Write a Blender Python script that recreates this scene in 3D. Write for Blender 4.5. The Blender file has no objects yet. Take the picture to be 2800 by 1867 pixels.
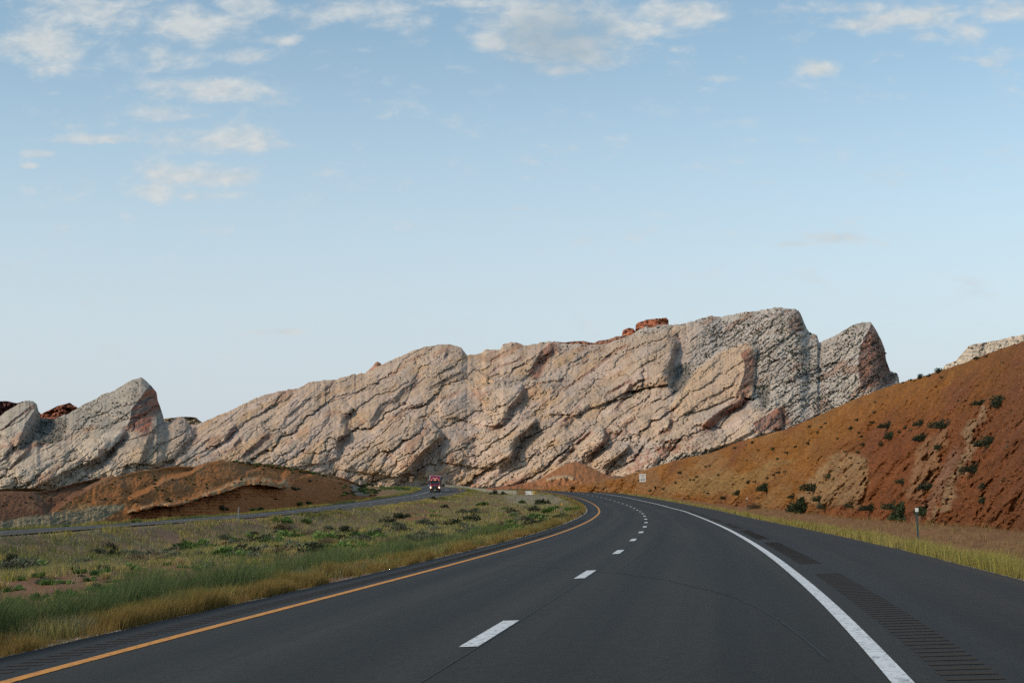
import bpy, math, random
import numpy as np
from math import radians, sin, cos, pi
rng = np.random.default_rng(7)
random.seed(7)
sc = bpy.context.scene
COL = sc.collection

# ------------------------------------------------------------------ camera
F = 3889.0                        # focal length in photo pixels (2800 wide)
CAM = np.array([0.0, 0.0, 1.594])
PITCH = math.atan((1336.752 - 933.5) / F)
CA, SA = cos(PITCH), sin(PITCH)
cd = bpy.data.cameras.new('camera'); cam = bpy.data.objects.new('camera', cd); COL.objects.link(cam)
cam.location = CAM; cam.rotation_euler = (radians(90) + PITCH, 0, 0)
cd.sensor_width = 36; cd.lens = F / 2800 * 36; cd.clip_start = .1; cd.clip_end = 20000
sc.camera = cam

def ray(px, py):
    """direction (per metre of forward distance) of a sight line"""
    px = np.asarray(px, float); py = np.asarray(py, float)
    r = (px - 1400) / F; u = (py - 933.5) / F
    dy = CA + u * SA; dz = SA - u * CA
    return r / dy, dz / dy
def proj(x, y, z):
    zz = z - CAM[2]; yc = y * CA + zz * SA
    return 1400 + F * x / yc, 933.5 - F * (zz * CA - y * SA) / yc

# ------------------------------------------------------------------ noise
def _h(ix, iy, s):
    n = (ix.astype(np.int64) * 374761393 + iy.astype(np.int64) * 668265263 + s * 1274126177) & 0xffffffff
    n = ((n ^ (n >> 13)) * 1274126177) & 0xffffffff
    return ((n ^ (n >> 16)) & 0xffff) / 65535.0 * 2 * pi
def perlin(x, y, s=0):
    x = np.asarray(x, float); y = np.asarray(y, float)
    xi = np.floor(x); yi = np.floor(y); fx = x - xi; fy = y - yi
    u = fx * fx * fx * (fx * (fx * 6 - 15) + 10); v = fy * fy * fy * (fy * (fy * 6 - 15) + 10)
    def g(a, b):
        t = _h(xi + a, yi + b, s); return np.cos(t) * (fx - a) + np.sin(t) * (fy - b)
    n0 = g(0, 0) * (1 - u) + g(1, 0) * u; n1 = g(0, 1) * (1 - u) + g(1, 1) * u
    return (n0 * (1 - v) + n1 * v) * 1.5
def fbm(x, y, o=4, s=0, gain=.5):
    r = 0; a = 1; t = 0
    for i in range(o):
        r = r + a * perlin(x * 2 ** i + 17.3 * i, y * 2 ** i - 9.1 * i, s + i); t += a; a *= gain
    return r / t * 1.4
def ridged(x, y, o=4, s=0, gain=.55):
    r = 0; a = 1; t = 0
    for i in range(o):
        r = r + a * (1 - 2 * np.abs(perlin(x * 2 ** i + 7.7 * i, y * 2 ** i + 3.1 * i, s + i))); t += a; a *= gain
    return r / t
def worley(x, y, s=0):
    x = np.asarray(x, float); y = np.asarray(y, float); xi = np.floor(x); yi = np.floor(y); f1 = np.full(x.shape, 9.); f2 = f1.copy(); cid = np.zeros(x.shape); cx = np.zeros(x.shape); cy = np.zeros(x.shape)
    for a in (-1, 0, 1):
        for b in (-1, 0, 1):
            t = _h(xi + a, yi + b, s) / (2 * pi); u = _h(xi + a, yi + b, s + 77) / (2 * pi); px = xi + a + .1 + .8 * t; py = yi + b + .1 + .8 * u; d = np.hypot(x - px, y - py)
            m = d < f1; f2 = np.where(m, f1, np.minimum(f2, d)); cid = np.where(m, _h(xi + a, yi + b, s + 5) / (2 * pi), cid); cx = np.where(m, x - px, cx); cy = np.where(m, y - py, cy); f1 = np.where(m, d, f1)
    return f1, f2, cid, cx, cy
def sst(a, b, x):
    t = np.clip((x - a) / (b - a), 0, 1); return t * t * (3 - 2 * t)
def pl(x, pts):
    return np.interp(x, [p[0] for p in pts], [p[1] for p in pts])

# ------------------------------------------------------------------ object helpers
def tag(o, label=None, cat=None, group=None, kind=None):
    if label: o['label'] = label
    if cat: o['category'] = cat
    if group: o['group'] = group
    if kind: o['kind'] = kind
    return o
def np_mesh(name, V, Fc, cols=None, smooth=False, uv=None):
    """V (n,3); Fc (m,k) array with k = 3 or 4, or list of such arrays"""
    if not isinstance(Fc, list): Fc = [Fc]
    Fc = [f for f in Fc if len(f)]
    me = bpy.data.meshes.new(name)
    me.vertices.add(len(V)); me.vertices.foreach_set('co', np.ascontiguousarray(V, np.float32).ravel())
    loops = np.concatenate([f.ravel() for f in Fc]).astype(np.int32)
    tot = np.concatenate([np.full(len(f), f.shape[1]) for f in Fc]).astype(np.int32)
    st = np.concatenate([[0], np.cumsum(tot)[:-1]]).astype(np.int32)
    me.loops.add(len(loops)); me.loops.foreach_set('vertex_index', loops)
    me.polygons.add(len(tot)); me.polygons.foreach_set('loop_start', st)
    if smooth: me.polygons.foreach_set('use_smooth', np.ones(len(tot), bool))
    me.update(calc_edges=True)
    if cols is not None:
        a = me.color_attributes.new('col', 'FLOAT_COLOR', 'POINT')
        c = np.ones((len(V), 4), np.float32); c[:, :3] = cols
        a.data.foreach_set('color', c.ravel())
    if uv is not None:
        l = me.uv_layers.new(name='uv'); l.data.foreach_set('uv', np.ascontiguousarray(uv[loops], np.float32).ravel())
    return me
def link(name, me, mat=None, parent=None, loc=None, rz=0):
    o = bpy.data.objects.new(name, me); COL.objects.link(o)
    if mat: me.materials.append(mat)
    if parent: o.parent = parent
    if loc is not None: o.location = loc
    if rz: o.rotation_euler = (0, 0, rz)
    return o
def empty(name, loc, rz=0):
    o = bpy.data.objects.new(name, None); COL.objects.link(o); o.location = loc; o.rotation_euler = (0, 0, rz); return o
def grid_faces(nr, nc):
    i = np.arange(nr - 1)[:, None] * nc + np.arange(nc - 1)[None]
    return np.stack([i, i + 1, i + nc + 1, i + nc], -1).reshape(-1, 4)

class MB:
    """collects boxes, prisms and tubes and links them as ONE mesh"""
    def __init__(s): s.v = []; s.f = []
    def add(s, vs, fs):
        n = len(s.v); s.v += [tuple(map(float, v)) for v in vs]; s.f += [tuple(n + i for i in f) for f in fs]; return s
    def box(s, c, d, taper=1.0, rz=0, ty=None, bev=0):
        x, y, z = [k / 2 for k in d]; vs = []; ty = taper if ty is None else ty
        for sz, tx, tyy in ((-1, 1, 1), (1, taper, ty)):
            for sx, sy in ((-1, -1), (1, -1), (1, 1), (-1, 1)):
                a, b = sx * x * tx, sy * y * tyy
                vs.append((c[0] + a * cos(rz) - b * sin(rz), c[1] + a * sin(rz) + b * cos(rz), c[2] + sz * z))
        return s.add(vs, [(0, 3, 2, 1), (4, 5, 6, 7), (0, 1, 5, 4), (1, 2, 6, 5), (2, 3, 7, 6), (3, 0, 4, 7)])
    def tube(s, p, q, r, r2=None, n=8):
        p = np.array(p, float); q = np.array(q, float); r2 = r if r2 is None else r2
        d = q - p; d /= np.linalg.norm(d); a = np.cross(d, [0, 0, 1.]) if abs(d[2]) < .9 else np.cross(d, [1., 0, 0])
        a /= np.linalg.norm(a); b = np.cross(d, a); vs = []
        for c, rr in ((p, r), (q, r2)):
            for k in range(n):
                t = 2 * pi * k / n; vs.append(c + rr * (a * cos(t) + b * sin(t)))
        fs = [(k, (k + 1) % n, n + (k + 1) % n, n + k) for k in range(n)] + [tuple(range(n))[::-1], tuple(range(n, 2 * n))]
        return s.add(vs, fs)
    def loft(s, rings):
        n = len(rings[0]); vs = [v for r in rings for v in r]; fs = []
        for i in range(len(rings) - 1):
            for k in range(n):
                fs.append((i * n + k, i * n + (k + 1) % n, (i + 1) * n + (k + 1) % n, (i + 1) * n + k))
        fs += [tuple(range(n))[::-1], tuple(range((len(rings) - 1) * n, len(rings) * n))]
        return s.add(vs, fs)
    def quad(s, a, b, c, d): return s.add([a, b, c, d], [(0, 1, 2, 3)])
    def build(s, name, mat, parent=None, loc=None, rz=0, bevel=0):
        me = bpy.data.meshes.new(name); me.from_pydata(s.v, [], s.f); me.update()
        import bmesh
        bm = bmesh.new(); bm.from_mesh(me); bmesh.ops.recalc_face_normals(bm, faces=bm.faces)
        if bevel: bmesh.ops.bevel(bm, geom=bm.edges[:], offset=bevel, segments=2, affect='EDGES', clamp_overlap=True)
        bm.to_mesh(me); bm.free()
        return link(name, me, mat, parent, loc, rz)

# ------------------------------------------------------------------ materials
def newmat(name):
    m = bpy.data.materials.new(name); m.use_nodes = True; nt = m.node_tree; b = nt.nodes['Principled BSDF']
    return m, nt, b
def N(nt, t, **k):
    n = nt.nodes.new(t)
    for a, v in k.items(): setattr(n, a, v)
    return n
def L(nt, a, b): nt.links.new(a, b)
def simple(name, col, rough=.6, metal=0, emit=None, es=0, var=.12, scale=6., spec=.5):
    m, nt, b = newmat(name)
    tc = N(nt, 'ShaderNodeTexCoord'); no = N(nt, 'ShaderNodeTexNoise'); no.inputs['Scale'].default_value = scale; no.inputs['Detail'].default_value = 5
    L(nt, tc.outputs['Object'], no.inputs['Vector'])
    mx = N(nt, 'ShaderNodeMix', data_type='RGBA'); mx.inputs[6].default_value = (*[c * (1 - var) for c in col], 1); mx.inputs[7].default_value = (*[min(1, c * (1 + var)) for c in col], 1)
    L(nt, no.outputs[0], mx.inputs[0]); L(nt, mx.outputs[2], b.inputs['Base Color'])
    b.inputs['Roughness'].default_value = rough; b.inputs['Metallic'].default_value = metal; b.inputs['Specular IOR Level'].default_value = spec
    if emit: b.inputs['Emission Color'].default_value = (*emit, 1); b.inputs['Emission Strength'].default_value = es
    return m
def attr_mat(name, rough=.95, nscale=1., var=.25, bump=0., bdist=.05, transl=0., spec=.15, nscale2=None):
    """vertex colour of the surface times procedural noise, with procedural bump"""
    m, nt, b = newmat(name)
    at = N(nt, 'ShaderNodeAttribute', attribute_name='col')
    tc = N(nt, 'ShaderNodeTexCoord'); no = N(nt, 'ShaderNodeTexNoise'); no.inputs['Scale'].default_value = nscale; no.inputs['Detail'].default_value = 8; no.inputs['Roughness'].default_value = .65
    L(nt, tc.outputs['Object'], no.inputs['Vector'])
    mr = N(nt, 'ShaderNodeMapRange'); mr.inputs[1].default_value = .25; mr.inputs[2].default_value = .75; mr.inputs[3].default_value = 1 - var; mr.inputs[4].default_value = 1 + var
    L(nt, no.outputs[0], mr.inputs[0])
    sc_ = N(nt, 'ShaderNodeVectorMath', operation='SCALE'); L(nt, at.outputs['Color'], sc_.inputs[0]); L(nt, mr.outputs[0], sc_.inputs['Scale'])
    L(nt, sc_.outputs[0], b.inputs['Base Color'])
    b.inputs['Roughness'].default_value = rough; b.inputs['Specular IOR Level'].default_value = spec
    if bump:
        bp = N(nt, 'ShaderNodeBump'); bp.inputs['Strength'].default_value = bump; bp.inputs['Distance'].default_value = bdist
        n2 = no
        if nscale2:
            n2 = N(nt, 'ShaderNodeTexNoise'); n2.inputs['Scale'].default_value = nscale2; n2.inputs['Detail'].default_value = 6; L(nt, tc.outputs['Object'], n2.inputs['Vector'])
        L(nt, n2.outputs[0], bp.inputs['Height']); L(nt, bp.outputs[0], b.inputs['Normal'])
    if transl:
        out = [n for n in nt.nodes if n.type == 'OUTPUT_MATERIAL'][0]
        tr = N(nt, 'ShaderNodeBsdfTranslucent'); L(nt, sc_.outputs[0], tr.inputs['Color'])
        ms = N(nt, 'ShaderNodeMixShader'); ms.inputs[0].default_value = transl
        L(nt, b.outputs[0], ms.inputs[1]); L(nt, tr.outputs[0], ms.inputs[2]); L(nt, ms.outputs[0], out.inputs['Surface'])
    return m

M_ROCK = attr_mat('sandstone', nscale=.25, var=.12, bump=.3, bdist=1.0, nscale2=.5)
M_SOIL = attr_mat('hill_soil', nscale=2.2, var=.28, bump=.9, bdist=.16, nscale2=3.5)
M_GROUND = attr_mat('ground_soil', nscale=5., var=.35, bump=.8, bdist=.05, nscale2=14.)
M_LEAF = attr_mat('foliage', rough=.8, nscale=4., var=.2, transl=.25)
M_GRASS = attr_mat('grass_blades', rough=.8, nscale=2., var=.15, transl=.35)

def asphalt(nm='asphalt', gain=1.):
    m, nt, b = newmat(nm)
    uvn = N(nt, 'ShaderNodeUVMap', uv_map='uv'); sx = N(nt, 'ShaderNodeSeparateXYZ'); L(nt, uvn.outputs[0], sx.inputs[0])
    tc = N(nt, 'ShaderNodeTexCoord')
    def noise(scale, det=6, rough=.6, src=tc.outputs['Object'], mapsc=None):
        n = N(nt, 'ShaderNodeTexNoise'); n.inputs['Scale'].default_value = scale; n.inputs['Detail'].default_value = det; n.inputs['Roughness'].default_value = rough
        if mapsc:
            mp = N(nt, 'ShaderNodeMapping'); mp.inputs['Scale'].default_value = mapsc; L(nt, src, mp.inputs[0]); L(nt, mp.outputs[0], n.inputs['Vector'])
        else: L(nt, src, n.inputs['Vector'])
        return n.outputs[0]
    fine = noise(55, 4, .8); mid = noise(6, 5, .6); streak = noise(1, 5, .55, uvn.outputs[0], (.03, 1.6, 1))
    # lane colour by the position across the road (uv.y in metres): travel lanes, shoulders, wheel tracks
    cr = N(nt, 'ShaderNodeValToRGB'); mr = N(nt, 'ShaderNodeMapRange'); mr.inputs[1].default_value = -8; mr.inputs[2].default_value = 8
    L(nt, sx.outputs[1], mr.inputs[0]); L(nt, mr.outputs[0], cr.inputs[0])
    e = cr.color_ramp; e.elements[0].position = 0; e.elements[0].color = (.052, .050, .048, 1); e.elements[1].position = 1; e.elements[1].color = (.062, .053, .045, 1)
    def st(t, c):
        q = e.elements.new((t + 8) / 16); q.color = (*c, 1)
    lane = (.066, .060, .048); track = (.042, .039, .033); sh = (.064, .053, .042); mid_ = (.070, .064, .052)
    for t, c in ((-4.1, (.05, .048, .046)), (-3.9, lane), (-3.0, track), (-2.4, mid_), (-1.9, mid_), (-1.1, track), (-.3, lane), (.5, lane), (1.1, track), (1.95, mid_), (2.9, track), (3.7, lane), (4.9, (.05, .048, .045)), (5.2, sh)): st(t, c)
    def mixf(a, lo, hi, l2, h2):
        r = N(nt, 'ShaderNodeMapRange'); r.inputs[1].default_value = lo; r.inputs[2].default_value = hi; r.inputs[3].default_value = l2; r.inputs[4].default_value = h2; L(nt, a, r.inputs[0]); return r.outputs[0]
    def mul(a, b_):
        q = N(nt, 'ShaderNodeMath', operation='MULTIPLY'); L(nt, a, q.inputs[0]); L(nt, b_, q.inputs[1]); return q.outputs[0]
    k = mul(mul(mixf(fine, .35, .65, .06 * gain, .62 * gain), mixf(mid, .3, .7, .80, 1.20)), mixf(streak, .3, .7, .66, 1.30))
    s = N(nt, 'ShaderNodeVectorMath', operation='SCALE'); L(nt, cr.outputs[0], s.inputs[0]); L(nt, k, s.inputs['Scale']); L(nt, s.outputs[0], b.inputs['Base Color'])
    b.inputs['Roughness'].default_value = .75; b.inputs['Specular IOR Level'].default_value = .28
    bp = N(nt, 'ShaderNodeBump'); bp.inputs['Strength'].default_value = .35; bp.inputs['Distance'].default_value = .008; L(nt, fine, bp.inputs['Height']); L(nt, bp.outputs[0], b.inputs['Normal'])
    return m
M_ASPH = asphalt('asphalt', 1.02); M_ASPH_OLD_SHEEN = asphalt('worn_sheen_asphalt', 2.3)  # opposite road: older asphalt, its grazing sheen put into the lighter colour
def paint(name, col):
    m, nt, b = newmat(name); tc = N(nt, 'ShaderNodeTexCoord')
    n = N(nt, 'ShaderNodeTexNoise'); n.inputs['Scale'].default_value = 14; n.inputs['Detail'].default_value = 10; n.inputs['Roughness'].default_value = .8; L(nt, tc.outputs['Object'], n.inputs['Vector'])
    cr = N(nt, 'ShaderNodeValToRGB'); cr.color_ramp.elements[0].position = .40; cr.color_ramp.elements[0].color = (*[c * .3 for c in col], 1); cr.color_ramp.elements[1].position = .5; cr.color_ramp.elements[1].color = (*col, 1)
    L(nt, n.outputs[0], cr.inputs[0]); L(nt, cr.outputs[0], b.inputs['Base Color']); b.inputs['Roughness'].default_value = .6
    return m
M_WHITE = paint('white_road_paint', (.62, .65, .66)); M_YEL = paint('yellow_road_paint', (.60, .24, .008))
M_CRACK = simple('crack_sealant', (.010, .010, .009), .7); M_GROOVE = simple('rumble_groove', (.036, .030, .024), .95, spec=.2)

# ------------------------------------------------------------------ roads: centre lines (plan, height, banking), 12 m apart
RA = dict(s0=-24., x=[-4.20,-2.10,-0.26,1.38,2.90,4.32,5.68,6.96,8.15,9.26,10.29,11.24,12.12,12.91,13.62,14.24,14.77,15.21,15.57,15.84,16.03,16.14,16.16,16.11,15.96,15.73,15.40,14.98,14.46,13.86,13.16,12.39,11.53,10.59,9.57,8.44,7.22,5.89,4.44,2.88,1.19],
 y=[-7.57,4.25,16.11,27.99,39.90,51.81,63.74,75.67,87.61,99.56,111.51,123.47,135.44,147.42,159.39,171.38,183.37,195.36,207.35,219.35,231.35,243.35,255.35,267.35,279.35,291.34,303.34,315.33,327.32,339.31,351.29,363.26,375.23,387.19,399.15,411.10,423.03,434.96,446.87,458.77,470.65],
 z=[-0.030,-0.001,0.004,-0.065,-0.155,-0.246,-0.331,-0.404,-0.462,-0.503,-0.529,-0.539,-0.557,-0.585,-0.580,-0.546,-0.496,-0.432,-0.359,-0.276,-0.178,-0.070,0.035,0.141,0.254,0.369,0.486,0.606,0.736,0.864,0.987,1.102,1.204,1.302,1.400,1.497,1.594,1.686,1.775,1.868,1.960],
 b=[0.050,0.047,0.044,0.044,0.043,0.041,0.038,0.033,0.030,0.029,0.029,0.032,0.035,0.037,0.038,0.039,0.038,0.036,0.035,0.034,0.033,0.032,0.032,0.032,0.032,0.033,0.033,0.034,0.034,0.035,0.036,0.037,0.038,0.039,0.039,0.039,0.038,0.038,0.037,0.036,0.035])
RB = dict(s0=-110., x=[-34.74,-33.57,-32.42,-31.29,-30.17,-29.05,-27.94,-26.83,-25.73,-24.65,-23.59,-22.56,-21.60,-20.71,-19.92,-19.23,-18.64,-18.14,-17.72,-17.38,-17.09,-16.85,-16.67,-16.55,-16.51,-16.57,-16.74,-17.04,-17.48,-18.07,-18.81,-19.71,-20.79,-22.04,-23.49,-25.14,-26.99,-29.07,-31.38,-33.94],
 y=[49.73,61.68,73.62,85.57,97.52,109.46,121.41,133.36,145.31,157.26,169.21,181.17,193.13,205.10,217.07,229.05,241.04,253.03,265.02,277.02,289.01,301.01,313.01,325.01,337.01,349.01,361.01,373.00,384.99,396.98,408.96,420.92,432.87,444.81,456.72,468.61,480.46,492.28,504.06,515.78],
 z=[-0.944,-0.994,-1.047,-1.057,-1.055,-1.078,-1.098,-1.069,-1.014,-0.974,-0.931,-0.839,-0.711,-0.579,-0.441,-0.321,-0.217,-0.102,0.023,0.136,0.234,0.355,0.504,0.664,0.838,1.005,1.162,1.301,1.413,1.518,1.620,1.729,1.854,1.985,2.112,2.239,2.366,2.493,2.634,2.756],
 b=[0.039,0.040,0.041,0.042,0.044,0.045,0.047,0.048,0.050,0.049,0.047,0.045,0.043,0.042,0.041,0.039,0.037,0.034,0.031,0.028,0.025,0.023,0.022,0.020,0.018,0.016,0.013,0.010,0.007,0.004,0.001,-0.001,-0.002,-0.003,-0.003,-0.003,-0.003,-0.002,-0.002,-0.001])
def catmull(v, u):
    v = np.array(v, float); n = len(v); i = np.clip(np.floor(u).astype(int), 0, n - 2); t = u - i
    g = lambda k: np.where(k < 0, 2 * v[0] - v[1], np.where(k > n - 1, 2 * v[-1] - v[-2], v[np.clip(k, 0, n - 1)]))
    p0, p1, p2, p3 = g(i - 1), g(i), g(i + 1), g(i + 2)
    return .5 * (2 * p1 + (-p0 + p2) * t + (2 * p0 - 5 * p1 + 4 * p2 - p3) * t * t + (-p0 + 3 * p1 - 3 * p2 + p3) * t ** 3)
class Road:
    def __init__(s, R, ext0, ext1):
        n = len(R['x']); s.a = R['s0']; s.e = R['s0'] + 12 * (n - 1); s.R = R; s.lo = s.a - ext0; s.hi = s.e + ext1
        # prolong: straight backwards, same curvature forwards
        d = 2.; S = np.arange(s.a, s.e + .01, d); u = (S - s.a) / 12
        X, Y, Z, B = [catmull(R[k], u) for k in 'xyzb']
        th = np.arctan2(np.gradient(X), np.gradient(Y))
        k0 = 0 if ext0 == 0 else 0; kap = (th[-1] - th[-20]) / (19 * d)
        nb = int(ext0 / d); nf = int(ext1 / d)
        xb, yb = X[0], Y[0]; pre = []
        for i in range(nb): xb -= sin(th[0]) * d; yb -= cos(th[0]) * d; pre.append((xb, yb, Z[0], B[0], th[0]))
        post = []; xf, yf, tf = X[-1], Y[-1], th[-1]; gz = (Z[-1] - Z[-10]) / 9
        for i in range(nf): tf += kap * d; xf += sin(tf) * d; yf += cos(tf) * d; post.append((xf, yf, Z[-1] + gz * (i + 1) * math.exp(-i * d / 120), B[-1], tf))
        A = np.array(pre[::-1] + list(zip(X, Y, Z, B, th)) + post)
        s.S = S[0] - nb * d + d * np.arange(len(A)); s.X, s.Y, s.Z, s.B, s.T = A.T
    def at(s, ss, t):
        i = lambda a: np.interp(ss, s.S, a)
        th = i(s.T); return i(s.X) + t * np.cos(th), i(s.Y) - t * np.sin(th), i(s.Z) + t * i(s.B)
    def near(s, x, y):
        """nearest station and signed offset of plan points"""
        x = np.asarray(x, float).ravel(); y = np.asarray(y, float).ravel(); S = np.empty_like(x); T = np.empty_like(x)
        xs, ys, ts, ss = s.X[::2], s.Y[::2], s.T[::2], s.S[::2]
        for a in range(0, len(x), 20000):
            q = slice(a, a + 20000)
            k = ((x[q, None] - xs) ** 2 + (y[q, None] - ys) ** 2).argmin(1)
            dx, dy = x[q] - xs[k], y[q] - ys[k]; c, n = np.cos(ts[k]), np.sin(ts[k])
            T[q] = dx * c - dy * n; S[q] = ss[k] + dx * n + dy * c
        return S, T
A = Road(RA, 90, 200); B = Road(RB, 120, 120)
TA0, TA1 = -5.15, 6.9; TB0, TB1 = -6.85, 5.05

def Hg(x, y, detail=True):
    """height of the natural ground"""
    x = np.asarray(x, float); y = np.asarray(y, float); shp = x.shape; x = x.ravel(); y = y.ravel()
    sA, tA = A.near(x, y); sB, tB = B.near(x, y)
    i = lambda R, s_, a: np.interp(s_, R.S, a)
    zA, bA = i(A, sA, A.Z), i(A, sA, A.B); zB, bB = i(B, sB, B.Z), i(B, sB, B.B)
    zal = zA + TA0 * bA; zar = zA + TA1 * bA; zbr = zB + TB1 * bB; zbl = zB + TB0 * bB
    dl = TA0 - tA; dr = tA - TA1; dB = tB - TB1; dBl = TB0 - tB
    on = .10
    w = np.clip(dB, 0, None) / (np.clip(dB, 0, None) + np.clip(dl, 0, None) + 1e-6)      # 1 at A, 0 at B
    med = zbr * (1 - w) + zal * w
    dm = np.minimum(np.clip(dl, 0, None), np.clip(dB, 0, None))
    cross = np.exp(-((y - 300) / 60) ** 2) * .8                                           # filled crossover between the roads
    bank = sst(0, 3.5, np.clip(dB, 0, None)) * (1 - sst(6, 14, np.clip(dB, 0, None))) * .55 * (y < 160) * 1.0
    med = med - .07 - (sst(.2, 7, dm) * .75 + bank) * (1 - cross)
    right = zar - .08 - .22 * sst(0, 2.2, dr) + .45 * sst(150, 270, y) * sst(0, 2.5, dr) + .30 * sst(2.5, 6, dr) - .2 * sst(7, 10, dr)
    left = zbl - .08 - .3 * sst(0, 4, dBl) + .02 * np.clip(dBl - 6, 0, 20) - .035 * np.clip(dBl - 26, 0, 220)
    z = np.where(tA > TA1, right, np.where(tA > TA0, zA + tA * bA - on, np.where(tB > TB1, med, np.where(tB > TB0, zB + tB * bB - on, left))))
    far = (y < -40) | (np.abs(x) > 400)
    if detail:
        edge = np.minimum(np.minimum(np.abs(tA - TA0), np.abs(tA - TA1)), np.minimum(np.abs(tB - TB0), np.abs(tB - TB1)))
        onroad = ((tA > TA0) & (tA < TA1)) | ((tB > TB0) & (tB < TB1))
        amp = np.where(onroad, 0, sst(0, 2.5, edge))
        z = z + amp * (.10 * fbm(x * .25, y * .25, 3, 3) + .035 * fbm(x * 2.2, y * 2.2, 2, 5))
        z = z - (~onroad) * .0
    return z.reshape(shp)
def hit(px, py, up=0.0, dmax=520.):
    """where a sight line meets the ground"""
    dx, dz = ray(px, py); D = np.concatenate([np.arange(9, 80, .15), np.arange(80, dmax, .6)])
    h = CAM[2] + dz * D - Hg(dx * D, D, False) - up
    k = int(np.argmax(h < 0)) if (h < 0).any() else len(D) - 1
    d = float(D[k]); x = float(dx) * d; return x, d, float(Hg(np.array([x]), np.array([d]))[0])

# ------------------------------------------------------------------ ground sheet
az = np.concatenate([np.linspace(-180, -27, 60)[:-1], np.linspace(-27, 27, 640), np.linspace(27, 180, 60)[1:]])
rad = np.concatenate([[.5, 2, 4], np.geomspace(6.5, 620, 470), [700, 900, 1400, 2500, 5000]])
AZ, RD = np.meshgrid(np.radians(az), rad)
gx = RD * np.sin(AZ); gy = RD * np.cos(AZ); gz = Hg(gx, gy)
gsA, gtA = [a.reshape(gx.shape) for a in A.near(gx, gy)]; gsB, gtB = [a.reshape(gx.shape) for a in B.near(gx, gy)]
def mixc(a, b, w): w = np.asarray(w)[..., None]; return np.asarray(a, float) * (1 - w) + np.asarray(b, float) * w
C_RED = (.27, .135, .078); C_TAN = (.285, .225, .088); C_GRAV = (.26, .205, .135); C_PINK = (.30, .155, .072); C_BEIGE = (.33, .285, .21); C_GREEN = (.13, .125, .055)
def ground_col(x, y, tA, tB):
    n1 = fbm(x * .12, y * .12, 4, 11); n2 = fbm(x * .6, y * .6, 3, 21); n3 = fbm(x * 3, y * 3, 2, 31)
    soil = 1.0 * np.exp(-(((x + 11.5) / 6.) ** 2 + ((y - 41) / 18) ** 2) ** 2)
    c = mixc(C_TAN, C_RED, sst(-.12, .25, n1 + .35 * n2 + .12 * (y < 60) + soil))
    c = mixc(c, C_GREEN, sst(.0, .5, -n1 + .4 * n2) * .6 * (1 - soil))
    dB = tB - TB1; dl = TA0 - tA
    c = mixc(c, C_GRAV, sst(10, 5, dB + 2 * n2) * sst(190, 120, y) * (tB > TB1) * .5)
    c = mixc(c, C_BEIGE, np.exp(-((y - 275) / 46) ** 4) * sst(0, 3, x + 2 + (y - 250) * .02) * (tA < TA0 + .2) * .95)
    c = mixc(c, C_PINK, sst(6.9, 9, tA) * .9)
    c = mixc(c, C_GRAV, sst(.9, .3, np.abs(dl + .1 - .25 * n2)) * .8)
    c = mixc(c, (.1, .09, .08), sst(.7, .2, np.abs(tA - TA1 - .15)) * .8)
    return c * (1 + .25 * n3)[..., None] * (1 + .15 * n2)[..., None] * .66
gc = ground_col(gx, gy, gtA, gtB)
V = np.stack([gx, gy, gz], -1).reshape(-1, 3)
go = link('ground', np_mesh('ground', V, grid_faces(*gx.shape), gc.reshape(-1, 3), True), M_GROUND)
tag(go, 'reddish desert ground with dry grass and gravel between the two roads', kind='structure')

# ------------------------------------------------------------------ pavements and markings
def strip(name, R, s0, s1, t0, t1, mat, lift=0., ds=1.5, nt=2, uv=True, wob=0.):
    ss = np.arange(s0, s1 + 1e-6, ds) if s1 - s0 > ds * 1.5 else np.linspace(s0, s1, 3)
    tt = np.linspace(t0, t1, nt); Sg, Tg = np.meshgrid(ss, tt, indexing='ij')
    if wob: Tg = Tg + np.where(np.abs(Tg - tt[0]) < 1e-6, -1, 0) * wob * fbm(Sg * .8, Tg * 0 + 3, 3, 5) + np.where(np.abs(Tg - tt[-1]) < 1e-6, 1, 0) * wob * fbm(Sg * .8, Tg * 0 + 9, 3, 6)
    x, y, z = R.at(Sg, Tg); Vv = np.stack([x, y, z + lift], -1).reshape(-1, 3)
    return Vv, grid_faces(*Sg.shape)[:, ::-1], np.stack([Sg, Tg], -1).reshape(-1, 2)
def pav(name, R, s0, s1, t0, t1):
    v, f, uv = strip(name, R, s0, s1, t0, t1, None, 0, 1.0, 30, wob=.09)
    # vertical edge skirt of the asphalt
    n = 30; ns = len(v) // n
    for c, sg in ((0, 1), (n - 1, -1)):
        i = np.arange(ns) * n + c; k = len(v); lo = v[i].copy(); lo[:, 2] -= .2
        v = np.vstack([v, lo]); uv = np.vstack([uv, uv[i]])
        j = np.arange(ns - 1); q = np.stack([i[:-1], i[1:], k + j + 1, k + j], -1); f = np.vstack([f, q if sg > 0 else q[:, ::-1]])
    return link(name, np_mesh(name, v, f, None, True, uv), M_ASPH if R is A else M_ASPH_OLD_SHEEN)
tag(pav('road', A, -60, 600, TA0, TA1), 'dark asphalt highway curving left with wide right shoulder', kind='structure')
tag(pav('road', B, -200, 455, TB0, TB1), 'opposite asphalt carriageway beyond the median', kind='structure')
def marks(name, R, items, mat, lift, label):
    vs, fs, n = [], [], 0
    for s0, s1, t0, t1 in items:
        v, f, _ = strip('', R, s0, s1, t0, t1, None, lift); vs.append(v); fs.append(f + n); n += len(v)
    o = link(name, np_mesh(name, np.vstack(vs), np.vstack(fs)), mat); return tag(o, label, kind='structure')
P = 12.192
marks('road_edge_line', A, [(-40, 560, 3.82, 3.98)], M_WHITE, .006, 'solid white edge line on the right of the near road')
marks('road_edge_line', A, [(-40, 560, -4.0, -3.83)], M_YEL, .006, 'solid yellow edge line on the left of the near road')
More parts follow.
